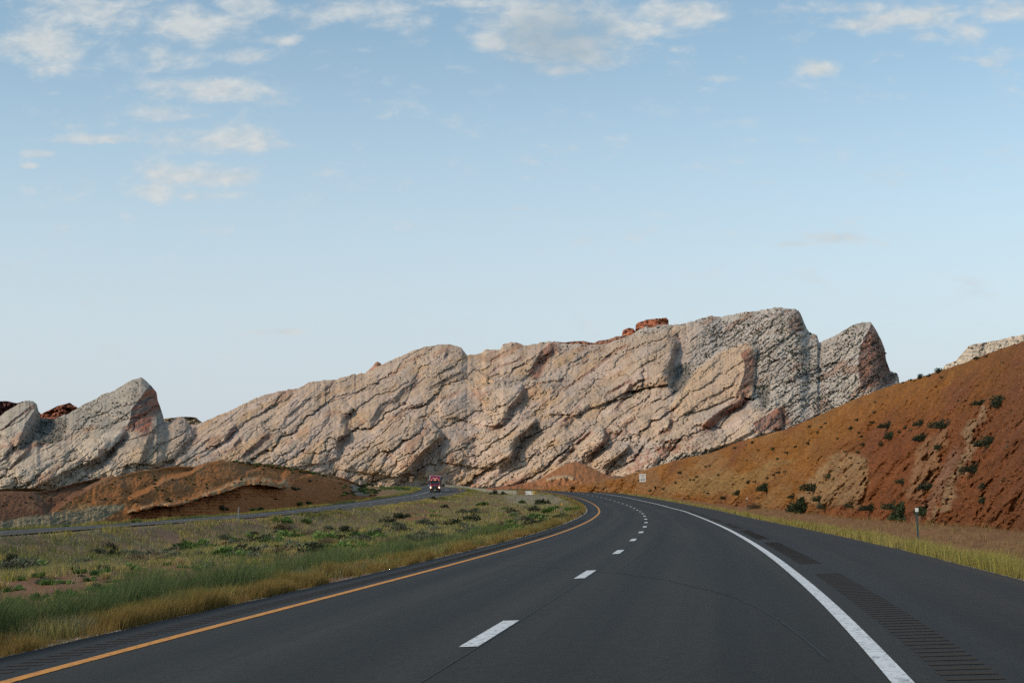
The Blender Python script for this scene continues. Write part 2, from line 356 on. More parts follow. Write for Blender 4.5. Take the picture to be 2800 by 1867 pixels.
marks('road_lane_dashes', A, [(k * P - 1.52, k * P + 1.52, -.06, .14) for k in range(-3, 44)], M_WHITE, .006, 'broken white lane line of the near road')
marks('road_edge_line', B, [(-190, 440, -3.76, -3.58)], M_WHITE, .006, 'solid white edge line on the far side of the opposite road')
marks('road_edge_line', B, [(-190, 440, 3.58, 3.72)], M_YEL, .006, 'yellow edge line on the median side of the opposite road')
marks('road_lane_dashes', B, [(k * P - 1.52, k * P + 1.52, -.1, .1) for k in range(-15, 36)], M_WHITE, .006, 'broken white lane line of the opposite road')
gr = []
for k in range(-1, 12):
    a = -5.2 + k * 18.3
    s_ = a
    while s_ < a + 14.6: gr.append((s_, s_ + .15, 4.22, 4.64)); s_ += .30
s_ = -12.
while s_ < 90: gr.append((s_, s_ + .13, -4.63, -4.27)); s_ += .30
def groove_mesh(items):
    a = np.array(items); vs = []
    for (s, t) in ((0, 2), (1, 2), (1, 3), (0, 3)):
        x, y, z = A.at(a[:, s], a[:, t]); vs.append(np.stack([x, y, z + .004], -1))
    V_ = np.stack(vs, 1).reshape(-1, 3); return np_mesh('rumble_strip', V_, np.arange(len(V_)).reshape(-1, 4))
tag(link('road_rumble_strip', groove_mesh(gr), M_GROOVE), 'milled rumble strip grooves beside the edge lines', kind='structure')
def crack(pts, w):
    p = np.array(pts, float); s_ = np.linspace(0, len(p) - 1, 160); ss = np.interp(s_, range(len(p)), p[:, 0]); tt = np.interp(s_, range(len(p)), p[:, 1])
    ss = ss + .06 * fbm(s_ * 6, s_ * 0, 3, 77); x, y, z = A.at(ss, tt); ww = w * (1 + .6 * fbm(s_ * 5, s_ * 0 + 4, 2, 78))
    d = np.stack([np.gradient(x), np.gradient(y)], -1); d /= np.linalg.norm(d, axis=1)[:, None]
    Lp = np.stack([x - d[:, 1] * ww, y + d[:, 0] * ww, z + .0045], -1); Rp = np.stack([x + d[:, 1] * ww, y - d[:, 0] * ww, z + .0045], -1)
    return np.stack([Lp, Rp], 1).reshape(-1, 3), grid_faces(160, 2)
cv, cf, n = [], [], 0
for pts, w in (([(20, -3.46), (17.8, -2.11), (14.4, -.35), (12.1, .7), (9.3, 1.62), (6.6, 2.27), (4.5, 2.73), (2.1, 3.04), (.1, 3.23), (-1.8, 3.37), (-3.5, 3.47)], .012),
               ([(-8, .12), (0, .15), (8, .16), (16, .17), (30, .17), (60, .17), (90, .16)], .012),
               ([(45, 1.15), (28.9, 1.07), (19.6, .75), (12, .62)], .005)):
    v, f = crack(pts, w); cv.append(v); cf.append(f + n); n += len(v)
tag(link('road_crack', np_mesh('road_crack', np.vstack(cv), np.vstack(cf)), M_CRACK), 'thin dark cracks and lane joint in the near road', kind='structure')

# ------------------------------------------------------------------ relief sheets (mountain, hills)
def seg_field(px, py, pts):
    """nearest point on a polyline: distance, side (+ = right/below), parameter 0..1, overshoot"""
    P_ = np.array(pts, float); d = P_[1:] - P_[:-1]; ln = np.hypot(*d.T); cum = np.concatenate([[0], np.cumsum(ln)]); best = np.full(px.shape, 1e9); side = np.zeros(px.shape); par = np.zeros(px.shape); ov = np.zeros(px.shape)
    for i in range(len(d)):
        rx, ry = px - P_[i, 0], py - P_[i, 1]; u = (rx * d[i, 0] + ry * d[i, 1]) / ln[i] ** 2; uc = np.clip(u, 0, 1)
        ex, ey = rx - uc * d[i, 0], ry - uc * d[i, 1]; q = np.hypot(ex, ey); m = q < best
        best = np.where(m, q, best); cr = (d[i, 0] * ry - d[i, 1] * rx) / ln[i]
        side = np.where(m, cr, side); par = np.where(m, (cum[i] + uc * ln[i]) / cum[-1], par)
        o_ = np.zeros(px.shape)
        if i == 0: o_ = np.maximum(o_, -u * ln[i])
        if i == len(d) - 1: o_ = np.maximum(o_, (u - 1) * ln[i])
        ov = np.where(m, o_, ov)
    return best, side, par, ov
def sheet(name, x0, x1, dx, top, bot, rows, Dfoot, Dridge, relief=None, color=None, mat=None, jit=(2., .03), back=40., prof=1.0, xo=None, feather=None):
    lo_, hi_ = max(x0, -130), min(x1, 2960); pxs = np.concatenate([np.arange(x0, lo_, dx * 3), np.arange(lo_, hi_ + dx, dx), np.arange(hi_ + dx * 2, x1, dx * 4)]); tp = top(pxs) + jit[0] * fbm(pxs * jit[1], pxs * 0 + 2.5, 5, 91, .6); bt = np.maximum(bot(pxs), tp + 2)
    v = np.linspace(0, 1, rows)[:, None]; PX = np.broadcast_to(pxs, (rows, len(pxs))).copy(); PY = bt + (tp - bt) * v
    D = Dfoot(PX) + (Dridge(PX, PY) - Dfoot(PX)) * v ** prof
    if relief is not None: D = D + relief(PX, PY, v, D)
    rx, rz = ray(PX, PY); X, Y, Z = rx * D, D, CAM[2] + rz * D
    cols = color(PX, PY, v, D, X, Z)
    bX, bY, bZ, bc = [], [], [], []
    for k, (fd, fz) in enumerate(((.25, .10), (.6, .4), (1., 1.4))):
        DD = D[-1] + back * fd; bX.append(rx[-1] * DD); bY.append(DD); bZ.append(Z[-1] - back * fz * .6); bc.append(cols[-1])
    X = np.vstack([X] + bX); Y = np.vstack([Y] + bY); Z = np.vstack([Z] + bZ); cols = np.concatenate([cols, np.stack(bc)], 0)
    me = np_mesh(name, np.stack([X, Y, Z], -1).reshape(-1, 3), grid_faces(*X.shape), np.clip(cols.reshape(-1, 3), .004, .9), mat is not M_ROCK)
    o = link(name, me, mat); o['kind'] = 'structure'
    return o, (PX, PY, X[:rows], Y[:rows], Z[:rows], pxs, tp, bt)

def crop(ox, oy, k, pts): return [(ox + x / k, oy + y / k) for x, y in pts]
c5 = lambda *p: crop(500, 900, 2.94, p); c6 = lambda *p: crop(1200, 880, 3.36, p); c4 = lambda *p: crop(1700, 800, 2.614, p); c2 = lambda *p: crop(0, 980, 3.267, p)
MEMO = {}
def memo(name, fn, *args):
    if name not in MEMO: MEMO[name] = fn(*args)
    return MEMO[name]
# crest polylines drawn bottom-left to top-right: the slab rises towards them, the shaded face drops on their right
# (points, face width px, drop m, rise length px, red amount)
ST = [
 (c5((445,1060),(480,1000),(560,930),(640,870),(700,830)), 15, 20, 50, .5),
 (c5((70,990),(130,930),(230,860)), 6, 8, 20, .2),
 (c5((320,900),(370,810),(420,760)), 14, 14, 35, .4),
 (c5((395,950),(430,900),(455,870)), 12, 14, 20, .3),
 (c5((770,790),(830,700),(900,640),(980,570),(1040,540)), 9, 12, 40, .1),
 (c5((1245,1030),(1230,960),(1250,880),(1300,850),(1305,790)), 16, 22, 70, .3),
 (c5((1250,750),(1310,700),(1370,640)), 10, 14, 40, .1),
 (c5((1500,830),(1500,740),(1550,660),(1590,600),(1700,540),(1760,480),(1900,400)), 18, 24, 60, .1),
 (c5((1610,700),(1700,690),(1760,640),(1940,590)), 9, 12, 20, .3),
 (c5((1700,1190),(1830,1150),(1850,1070),(1930,980),(2050,880),(2080,820)), 22, 40, 110, .15),
 (c5((2085,240),(2110,200),(2135,150)), 8, 14, 30, .1),
 (c5((1115,480),(1160,450),(1212,405)), 8, 10, 40, .3),
 (c5((600,700),(700,610),(830,560),(885,500)), 6, 9, 40, .1),
 (c5((820,420),(1000,320),(1500,140)), 0, 0, 10, 0),
 (c5((640,770),(720,680),(750,650)), 6, 7, 25, .1),
 (c5((1840,740),(1900,700),(1960,690),(2000,780)), 8, 9, 30, .1),
 (c5((1930,500),(2100,400),(2250,330)), 6, 8, 30, .35),
 (c5((1100,620),(1250,560),(1400,500),(1600,420)), 4, 4, 20, .1),
 (c6((420,960),(540,940),(620,860),(640,780),(740,680),(770,590)), 18, 38, 120, .3),
 (c6((800,520),(850,420),(900,330),(930,270),(1045,190)), 34, 26, 90, .7),
 (c6((2110,580),(2105,400),(2135,300),(2170,200),(2130,120)), 18, 55, 150, .15),
 (c6((500,1380),(640,1260),(680,1170),(700,1080),(800,990),(890,900)), 20, 40, 120, .2),
 (c6((1310,1310),(1400,1200),(1510,1100),(1530,990)), 16, 24, 45, .5),
 (c6((1480,1340),(1640,1230),(1740,1150),(1740,1110)), 10, 18, 45, .1),
 (c6((1580,820),(1640,760),(1740,600),(1755,540)), 10, 14, 50, .5),
 (c6((2010,1000),(2105,980),(2120,880)), 12, 14, 40, .4),
 (c6((1660,980),(1760,900),(1800,860)), 9, 12, 40, .3),
 (c6((1050,1300),(1150,1230),(1240,1130)), 12, 16, 35, .2),
 (c6((1240,1130),(1320,1060),(1390,1000)), 8, 10, 30, .5),
 (c6((1010,640),(1160,590),(1400,430),(1600,260),(1750,190)), 8, 9, 40, .45),
 (c6((1120,890),(1240,860),(1300,820)), 8, 12, 50, .2),
 (c6((1500,660),(1620,600),(1750,520)), 8, 9, 30, .6),
 (c6((740,640),(900,560),(1150,520)), 6, 8, 40, .35),
 (c6((370,520),(550,400),(800,310)), 6, 8, 30, .5),
 (c6((1150,960),(1210,920),(1220,890)), 9, 12, 25, .1),
 (c6((1540,1000),(1700,990),(1720,970)), 16, 12, 15, .2),
 (c6((1970,1150),(2100,1140),(2200,1120)), 16, 12, 25, .6),
 (c4((790,760),(860,640),(880,500),(850,440)), 34, 40, 130, .8),
 (c4((560,1020),(570,950),(690,850),(830,770),(872,735)), 26, 26, 45, 1.),
 (c4((965,1030),(945,930),(1040,870),(1135,812)), 60, 30, 40, .8),
 (c4((640,1110),(800,1060),(960,960)), 12, 14, 40, .1),
 (c4((400,900),(560,780),(760,680),(850,560)), 5, 6, 30, .4),
 (c4((1715,760),(1700,660),(1690,520),(1700,400),(1745,300),(1785,225)), 110, 60, 160, .75),
 (c4((1260,340),(1190,260),(1200,190),(1265,120)), 34, 30, 60, .3),
 (c4((1010,500),(1200,460),(1300,400),(1410,360)), 7, 8, 40, .1),
 (c4((960,300),(1150,260),(1300,260)), 6, 7, 40, .1),
 (c4((600,250),(900,180),(1200,140)), 5, 6, 30, .1),
 (c4((1150,640),(1300,560),(1500,500),(1690,470)), 7, 9, 50, .1),
 (c4((30,690),(100,640),(200,600)), 8, 9, 30, .3),
 (c4((250,1060),(420,1040),(500,1030)), 10, 8, 15, .4),
 (c2((1110,660),(1160,560),(1170,470),(1230,380),(1345,235)), 70, 55, 110, 1.),
 (c2((100,860),(170,700),(230,580),(335,420)), 45, 50, 90, .15),
 (c2((890,880),(960,830),(1060,740),(1110,660),(1085,625)), 14, 20, 60, .2),
 (c2((740,960),(870,880),(890,790)), 24, 18, 60, .15),
 (c2((1240,940),(1290,800),(1330,680),(1400,610)), 14, 18, 60, .15),
 (c2((1560,905),(1620,780),(1720,700),(1705,600)), 16, 26, 60, .1),
 (c2((1340,960),(1430,950),(1560,890)), 12, 10, 60, .3),
 (c2((10,900),(60,830),(110,760)), 22, 18, 40, .1),
 (c2((380,1190),(560,1010),(640,985)), 12, 10, 60, .1),
 (c2((1000,1090),(1100,1010),(1105,950)), 12, 14, 50, .2),
 (c2((60,980),(230,830),(280,760),(420,750)), 10, 14, 40, .45),
 (c2((560,700),(700,640),(980,610),(1180,450),(1300,330)), 4, 5, 25, .1),
 (c2((0,640),(120,540),(280,420)), 6, 8, 30, .5),
]
def strokes(px, py, which=None):
    dD = np.zeros(px.shape); red = np.zeros(px.shape); dark = np.zeros(px.shape)
    for pts, w, amp, Ln, rd in ST:
        if w == 0: continue
        P_ = np.array(pts); m = max(Ln * 2.2, w + 90)
        a = (px > P_[:, 0].min() - m) & (px < P_[:, 0].max() + m) & (py > P_[:, 1].min() - m) & (py < P_[:, 1].max() + m)
        if not a.any(): continue
        x, y = px[a], py[a]
        wx = 3.0 * fbm(x * .03, y * .03, 3, 41) + 1.6 * fbm(x * .13, y * .13, 3, 43); wy = 3.0 * fbm(x * .03, y * .03, 3, 42) + 1.6 * fbm(x * .13, y * .13, 3, 44)
        d, sd, par, ov = seg_field(x + wx, y + wy, pts); w = w * .8; amp = amp ** .8 * 1.45
        tap = sst(0, .25, par) * sst(0, .10, 1 - par) * np.exp(-(np.clip(ov, 0, None) / 6) ** 2)
        lf = -amp * .5 * np.exp(-np.clip(d, 0, None) / Ln) * np.exp(-(np.clip(ov, 0, None) / (Ln * .5)) ** 2) * sst(0, .35, par) * sst(-.02, .1, 1 - par)
        fz = np.clip(d / w, 0, 1); craggy = amp * .16 * fz * (1 - fz) * 4 * fbm(x * .09, y * .05, 4, 47, .6)
        rt = np.where(d > w, amp * .5 * np.exp(-(d - w) / (w * .8 + 16)), amp * (-.5 + fz ** .7) + craggy)
        dD[a] += np.where(sd > 0, rt * tap, lf)
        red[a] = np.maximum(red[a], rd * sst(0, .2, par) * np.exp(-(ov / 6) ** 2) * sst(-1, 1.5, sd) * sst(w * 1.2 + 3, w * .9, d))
        dark[a] = np.maximum(dark[a], tap * sst(-.5, 1.5, sd) * sst(w * 1.4 + 2, w * .8, d) * min(1, amp / 16))  # mask for the shade painted on the face right of a crest
    return dD, red, dark
TH = radians(33)
def bedding(px, py, s=0):
    a = px * cos(TH) - py * sin(TH); b = px * sin(TH) + py * cos(TH)
    wp = 16 * fbm(px * .004, py * .004, 2, 60 + s)
    return a, b + wp
def rough_zone(px, py):
    """blocky upper-right massif"""
    z = sst(1830, 1930, px + (py - 1000) * .25 + 25 * fbm(px * .01, py * .01, 2, 71))
    up = pl(px, [(1300, 935), (1500, 960), (1640, 935), (1780, 910), (1850, 890)])
    z = np.maximum(z, sst(14, -14, py - up) * sst(1500, 1600, px))
    z = z * (1 - sst(0, 20, 18 - seg_field(px, py, c4((380,960),(520,800),(650,620),(800,500),(900,440)))[0] + 22) * .0)
    slab = (px < 2065) & (py > 935)
    inslab = sst(0, 14, (px - 1700) * 0 + slab_mask(px, py))
    return np.clip(z * (1 - inslab), 0, 1)
def poly_mask(px, py, poly):
    """signed-ish distance inside a polygon (px)"""
    P_ = np.array(poly + [poly[0]], float); ins = np.zeros(px.shape, bool)
    for (x0, y0), (x1, y1) in zip(P_[:-1], P_[1:]):
        if y0 == y1: continue
        c = ((y0 > py) != (y1 > py)) & (px < (x1 - x0) * (py - y0) / (y1 - y0) + x0); ins ^= c
    d = seg_field(px, py, P_)[0]; return np.where(ins, d, -d)
SLAB = c4((0,1330),(0,700),(340,700),(330,850),(480,600),(700,420),(900,350),(960,400),(940,740),(870,735),(1000,830),(1135,815),(1150,970),(970,1040),(640,1130),(300,1180))
def slab_mask(px, py): return poly_mask(px, py, SLAB) + 4
VALLEY = [c6((2185,370),(2320,380),(2330,520),(2230,650),(2150,690),(2110,600)), c2((345,520),(420,520),(620,540),(600,640),(540,740),(440,770),(300,760),(150,850),(200,720)),
          c4((940,660),(1060,640),(1070,800),(1010,850),(960,740))]
POP = c4((330,830),(400,720),(470,610),(560,520),(690,430),(830,370),(910,350),(965,400),(955,560),(935,760),(800,745),(600,835),(440,870))
def plates(px, py, a, b, rz):
    """angular overlapping plates at several sizes: depth offset, crack mask, tone per plate"""
    n = 0; ck = 0; tone = 0
    for k, (la, lb, am, wa, tl) in enumerate(((170, 46, 6.0, .30, 1.1), (62, 19, 2.6, .35, 1.2), (24, 8.5, 1.15, .4, 1.1), (10, 4.2, .5, .4, .9))):
        w1 = wa * fbm(px * 1.6 / la, py * 1.6 / la, 5, 151 + 9 * k, .65) * 1.5; w2 = wa * fbm(px * 1.6 / la, py * 1.6 / la, 5, 155 + 9 * k, .65) * 1.5
        f1, f2, cid, cx, cy = worley(a / la + w1, b / lb + w2, 161 + 10 * k)
        g = sst(-.12, .5, fbm(px * .007, py * .011, 3, 191 + k)) if k else .55 + .45 * sst(-.3, .3, fbm(px * .003, py * .004, 2, 190))
        m = (.10 + 1.0 * np.maximum(g, rz * .9)) * (1 + (0, .3, 1.3, 2.2)[k] * rz)
        if k < 2: n = n - (6.5, 2.6)[k] * np.clip(1 - (f1 / .72) ** 2, 0, 1) * (1 - .7 * rz)
        n = n + am * (.55 if k < 2 else 1) * m * ((cid - .5) * .8 - cy * tl - cx * .25 * (cid - .3)); e = sst((.05, .07, .10, .13)[k], 0, f2 - f1) * m
        n = n + am * .45 * e * (.2 + 1.1 * sst(-.3, .3, fbm(px * .015, py * .02, 3, 197))); ck = np.maximum(ck, e * (.5, .8, .7, .5)[k]); tone = tone + (cid - .5) * (.10, .12, .10, .10)[k]
    return n, ck, tone
SLABS = [
 (c6((1010,640),(1200,560),(1400,420),(1600,300),(1750,190),(1950,130),(2110,110),(2175,190),(2160,330),(2110,420),(2110,580),(1950,600),(1750,640),(1500,760),(1250,860),(1000,850)), 15),
 (POP, 15),
 (c6((0,640),(250,560),(560,600),(770,565),(775,610),(740,680),(640,790),(600,880),(520,960),(400,960),(150,880),(0,900)), 10),
 (c6((380,520),(560,400),(800,310),(900,250),(1000,190),(1045,190),(1050,260),(930,340),(860,450),(800,520),(600,570)), 10),
 (c6((0,1180),(200,1000),(500,990),(700,930),(890,880),(900,920),(800,1010),(700,1100),(660,1250),(540,1350),(300,1330),(100,1300),(0,1290)), 10),
 (c6((1200,1230),(1290,1130),(1400,1010),(1490,960),(1535,1000),(1510,1100),(1400,1210),(1310,1290),(1230,1280)), 8),
 (c6((1400,1330),(1430,1260),(1540,1170),(1680,1110),(1745,1120),(1740,1160),(1640,1240),(1500,1340)), 7),
 (c4((480,900),(640,830),(750,770),(860,732),(880,760),(860,810),(700,870),(600,960),(500,930)), 9),
 (c4((700,1010),(850,950),(960,880),(1040,860),(1135,812),(1150,900),(1150,965),(980,1030),(950,1050),(760,1110),(620,1140),(540,1060)), 10),
 (c5((1290,1000),(1500,900),(1800,760),(1960,690),(2080,820),(2060,880),(1930,990),(1850,1080),(1830,1150),(1700,1190),(1500,1160),(1250,1130)), 10),
 (c5((700,980),(900,850),(1100,700),(1350,620),(1370,640),(1310,700),(1310,790),(1300,850),(1250,880),(1240,1030),(1150,1080),(900,1110),(720,1090)), 9),
 (c2((0,1080),(200,900),(500,740),(760,720),(1080,630),(1110,660),(1060,740),(960,830),(890,880),(740,960),(560,1020),(330,1170),(0,1180)), 10),
 (c2((900,960),(1000,850),(1150,700),(1330,570),(1600,530),(1690,590),(1720,690),(1620,780),(1560,900),(1400,950),(1200,940),(1000,1000)), 9),
 (c2((1390,975),(1560,890),(1750,700),(1900,640),(2100,590),(2100,640),(1980,760),(1800,880),(1650,950),(1500,975)), 8)]
def slabs(px, py):
    """slabs that stand proud of the face, most at their upper right tip: depth offset and a tone per slab"""
    n = np.zeros(px.shape); tone = np.zeros(px.shape)
    wx = 2.6 * fbm(px * .035, py * .035, 3, 701) + 1.6 * fbm(px * .14, py * .14, 3, 702); wy = 2.6 * fbm(px * .035, py * .035, 3, 703) + 1.6 * fbm(px * .14, py * .14, 3, 704)
    for k, (P_, h) in enumerate(SLABS):
        Q = np.array(P_); a = (px > Q[:, 0].min() - 12) & (px < Q[:, 0].max() + 12) & (py > Q[:, 1].min() - 12) & (py < Q[:, 1].max() + 12)
        if not a.any(): continue
        x, y = px[a], py[a]; m = poly_mask(x + wx[a], y + wy[a], P_)
        al = lambda X, Y: X * cos(TH) - Y * sin(TH)
        lo, hi = al(Q[:, 0], Q[:, 1]).min(), al(Q[:, 0], Q[:, 1]).max(); u = np.clip((al(x, y) - lo) / (hi - lo), 0, 1)
        e = sst(-1, 3.5, m) * (.7 + .3 * sst(2, 16, m))
        n[a] -= h * 1.3 * e * (.30 + .70 * u); tone[a] += sst(-1, 2, m) * (.10 * (k % 3) - .04) * u
    return n, tone
def m_relief(px, py, v, D):
    dD, _, _ = memo('strokes', strokes, px, py)
    a, b = bedding(px, py)
    rz = memo('rz', rough_zone, px, py)
    lft = sst(700, 300, px) * sst(1180, 1120, py)
    n = 4 * fbm(a * .005, b * .012, 3, 1)                                       # swells along the dip
    n = n + memo('plates', plates, px, py, a, b, rz)[0]
    n = n - 1.3 * ridged(a * .02, b * .06, 5, 35, .6) + (1.2 + rz) * fbm(a * .07, b * .16, 4, 33, .72)
    def steps(f, w1, w2, sd, pw=1.3):
        q = b * f + w1 * fbm(a * w2, b * w2 * 2.2, 3, sd); return (q - np.floor(q)) ** pw
    n = n - steps(.11, 1.2, .012, 15, 1.8) * .8 * sst(.05, .4, fbm(a * .009, b * .02, 2, 19))
    cr = perlin(px * .02 + .3 * fbm(px * .03, py * .03, 3, 2), py * .012, 87)
    n = n + 1.6 * sst(.03, .0, np.abs(cr)) * sst(.0, .3, perlin(px * .01, py * .01, 89))
    n = n + memo('slabs', slabs, px, py)[0]
    for P_ in VALLEY: n = n + 12 * sst(-6, 26, poly_mask(px, py, P_)) + 3 * sst(-6, 10, poly_mask(px, py, P_)) * fbm(px * .06, py * .06, 4, 7)
    taper = sst(0, .05, v) * (1 - .75 * sst(.93, 1, v))
    return (dD * .7 + n) * taper * (D / 800)
def m_color(px, py, v, D, X, Z):
    a, b = bedding(px, py)
    _, red, face_shade = memo('strokes', strokes, px, py)
    rz = memo('rz', rough_zone, px, py)
    base = np.broadcast_to(np.array((.455, .335, .24)), px.shape + (3,))
    c = mixc(base, (.50, .375, .305), sst(-.2, .5, fbm(a * .008, b * .03, 3, 101)) * .7)
    c = mixc(c, (.47, .30, .165), sst(.05, .5, fbm(a * .01, b * .035, 4, 103)) * .75 * sst(2100, 1500, px))
    c = mixc(c, (.37, .315, .27), sst(.1, .6, fbm(px * .01, py * .012, 4, 105)) * .6)
    c = mixc(c, (.48, .42, .355), rz * .9)
    c = mixc(c, (.41, .35, .27), sst(620, 250, px) * .6)
    # desert varnish streaks, plus shade painted on the left peaks and crest faces
    c = mixc(c, (.33, .295, .245), sst(470, 440, px + (py - 1150) * .3 + 12 * fbm(px * .02, py * .02, 3, 107)) * sst(1195, 1160, py + 14 * fbm(px * .02, py * .02, 3, 108)) * .8)  # shadowed look of the left peaks painted in as darker grey
    vs = fbm(px * .05, py * .012, 4, 111); c = mixc(c, (.19, .145, .115), sst(.22, .65, vs + .35 * fbm(a * .01, b * .02, 2, 113)) * .35 * (1 - .6 * rz))
    c = mixc(c, (.33, .165, .095), sst(.28, .55, fbm(a * .009, b * .028, 4, 115)) * .55)
    c = mixc(c, (.25, .17, .125), face_shade * (.55 + .5 * fbm(px * .08, py * .03, 3, 119)).clip(0, 1)); c = mixc(c, (.30, .115, .065), np.clip(red * (.95 + .5 * fbm(a * .02, b * .08, 3, 117)), 0, 1))  # brown shade painted into the faces right of crests, then red rock
    c = mixc(c, (.17, .12, .10), sst(.05, .35, perlin(a * .012, b * .09 + .6 * fbm(px * .01, py * .01, 2, 3), 118)) * red)
    fine = fbm(a * .03, b * .25, 4, 121, .65)
    _, ck, tone = memo('plates', plates, px, py, a, b, rz); tone = tone + memo('slabs', slabs, px, py)[1]
    c = c * (1 + .16 * fine + tone)[..., None]; c = mixc(c, (.13, .095, .07), (ck * .5).clip(0, .7) * (.3 + .9 * sst(-.3, .3, fbm(px * .015, py * .02, 3, 197))))
    q_ = b * .075 + .8 * fbm(a * .007, b * .0154, 3, 15); q_ = q_ - np.floor(q_); c = mixc(c, (.24, .165, .12), sst(.90, .985, q_) * sst(-.25, .3, fbm(a * .009, b * .02, 2, 19)) * .65 * (1 - rz))
    ln_ = np.abs(perlin(a * .008, b * .11 + .9 * fbm(a * .01, b * .02, 2, 181), 183)); c = mixc(c, (.34, .24, .17), sst(.07, .0, ln_) * sst(-.1, .3, fbm(px * .008, py * .008, 2, 185)) * .6 * (1 - rz))
    lowr = sst(1265, 1320, py) * sst(1150, 1250, px) * sst(.0, .4, fbm(a * .012, b * .03, 3, 123)); c = mixc(c, (.38, .17, .11), lowr * .6)
    lp = poly_mask(px, py, c4((0,1180),(120,1130),(330,1090),(480,1080),(600,1100),(300,1190),(90,1290),(0,1290))); c = mixc(c, (.33, .17, .125), sst(-5, 12, lp) * sst(-.25, .35, fbm(px * .04, py * .05, 4, 129)) * .7)
    c = mixc(c, (.53, .355, .215), sst(-3, 6, poly_mask(px, py, POP)) * .55 * (1 - red))
    vg = 0
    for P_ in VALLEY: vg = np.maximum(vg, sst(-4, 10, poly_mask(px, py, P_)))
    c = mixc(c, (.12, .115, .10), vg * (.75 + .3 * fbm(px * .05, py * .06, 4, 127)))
    return c
MT = [(-950,1338),(-800,1290),(-640,1230),(-480,1165),(-400,1180),(-250,1195),(-120,1215),(0,1137.6),(18,1125),(46,1108.6),(70,1096),(89,1096),(101,1105.5),(105,1120),(110,1140),(150,1146),(190,1128),(208,1114.7),(275.5,1081),(306,1069),(352,1044),(385.7,1029),(395,1036.6),(401,1044),(413,1053.5),(428.5,1072),(431.6,1096),(441,1121),(450,1150),(459,1153),(490,1140.7),(505,1142),(520,1160),(540,1160),(554,1155),(585,1140),(619,1126),(663,1107.5),(690.5,1092),(731,1077),(782,1065.6),(816,1063),(847,1044.6),(891,1037),(911.6,1037.8),(918,1040),(949,1029),(969,1021.8),(974.5,1025),(1003,1017),(1040,1001),(1061,989),(1095,973),(1129,959.5),(1163,949),(1197,942.5),(1224.5,941.5),(1262,951),(1274,968),(1277,973),(1300,968),(1328,958),(1343,957.4),(1366.7,956),(1375.6,941),(1396.4,933.6),(1432,944),(1462,939.5),(1482.7,935),(1509.5,933.6),(1530,938),(1572,940),(1610,944),(1650,940),(1700,925),(1736,908),(1769,894),(1822,889),(1830,892),(1864.5,886),(1914,870.8),(1968,863),(2044,853.6),(2101.7,844),(2132,839),(2182,846.7),(2190,857.4),(2199,880),(2209,903),(2214.5,911.7),(2233.7,916.7),(2240,935.8),(2254.7,928),(2281.5,918.6),(2331,891.8),(2358,882),(2381,881),(2388.6,891.8),(2407.7,922.4),(2419,953),(2423,983.6),(2434.5,1014),(2453.6,1022),(2458,1033.4),(2459,1046.8),(2470,1100)]
mt_foot = lambda px: pl(px, [(-150, 430), (400, 470), (900, 520), (1300, 540), (1700, 520), (2100, 480), (2500, 470)])
def mt_ridge(px, py): return mt_foot(px) + np.clip(1345 - py, 0, None) * pl(px, [(0, .55), (500, .6), (1200, .62), (1800, .66), (2200, .75), (2500, .75)]) + sst(1850, 2000, px) * 30
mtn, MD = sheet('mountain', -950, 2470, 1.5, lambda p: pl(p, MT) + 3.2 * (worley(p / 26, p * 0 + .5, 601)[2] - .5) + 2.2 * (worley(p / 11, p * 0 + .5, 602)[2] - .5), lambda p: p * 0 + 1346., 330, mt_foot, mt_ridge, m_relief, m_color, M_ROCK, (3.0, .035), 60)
tag(mtn, 'huge ridge of tilted pale sandstone slabs across the horizon')

def knob(name, top, bot, D0, col, label, step=1.4, rows=60, amp=5, jit=(1.5, .08), dep=10, ang=.0, layers=.14, rec=12):
    xs = [p[0] for p in top]
    def rel(px, py, v, D):
        u = (px - xs[0]) / (xs[-1] - xs[0]); e = np.sqrt(np.clip(1 - (2 * u - 1) ** 2, 0, 1))
        q = px * sin(ang) + py * cos(ang)
        return -dep * e * (1 - .5 * v) + amp * (fbm(px * .05, py * .06, 4, 201, .6) + layers * np.sin(q * .7 + 3 * fbm(px * .03, py * .03, 2, 202)) + .8 * sst(.08, 0, np.abs(perlin(px * .05, py * .02, 204))) + 1.1 * (worley(px / 22 + .3 * fbm(px * .05, py * .05, 3, 7), py / 12, 221)[2] - .5) + .6 * (worley(px / 9, py / 6, 223)[2] - .5))
    def cl(px, py, v, D, X, Z):
        q = px * sin(ang) + py * cos(ang); n = fbm(px * .06, q * .15, 4, 211)
        return np.asarray(col) * (1 + .4 * n)[..., None] * (1 - .35 * sst(.15, .4, perlin(px * .02, q * .2, 212)))[..., None]
    o, d = sheet(name, xs[0], xs[-1], step, lambda p: pl(p, top), lambda p: pl(p, bot), rows, lambda p: p * 0 + D0, lambda p, q: p * 0 + D0 + rec, rel, cl, M_ROCK, jit, 30)
    return tag(o, label)
knob('red_rock_outcrop', [(1698,925),(1700,918),(1703,903),(1718,896),(1732,898.5),(1737,905),(1738.5,886),(1746,882),(1769,873.5),(1798,871.5),(1822,868.5),(1829,876),(1827,892),(1828,900)], [(1698,935),(1740,925),(1828,905)], 905, (.37, .135, .075), 'flat-topped red rock block on the crest of the pale ridge', 1.0, 60, 4)
knob('red_rock_outcrop', [(1505,940),(1515,932.5),(1530,935),(1548,936),(1572,932.6),(1590,932),(1610.7,935),(1625,937),(1640.5,930),(1664,928),(1680,921),(1700,918),(1712,914)], [(1505,960),(1600,956),(1712,935)], 890, (.30, .15, .10), 'low red rock band along the skyline left of the red block', 1.2, 40, 4)
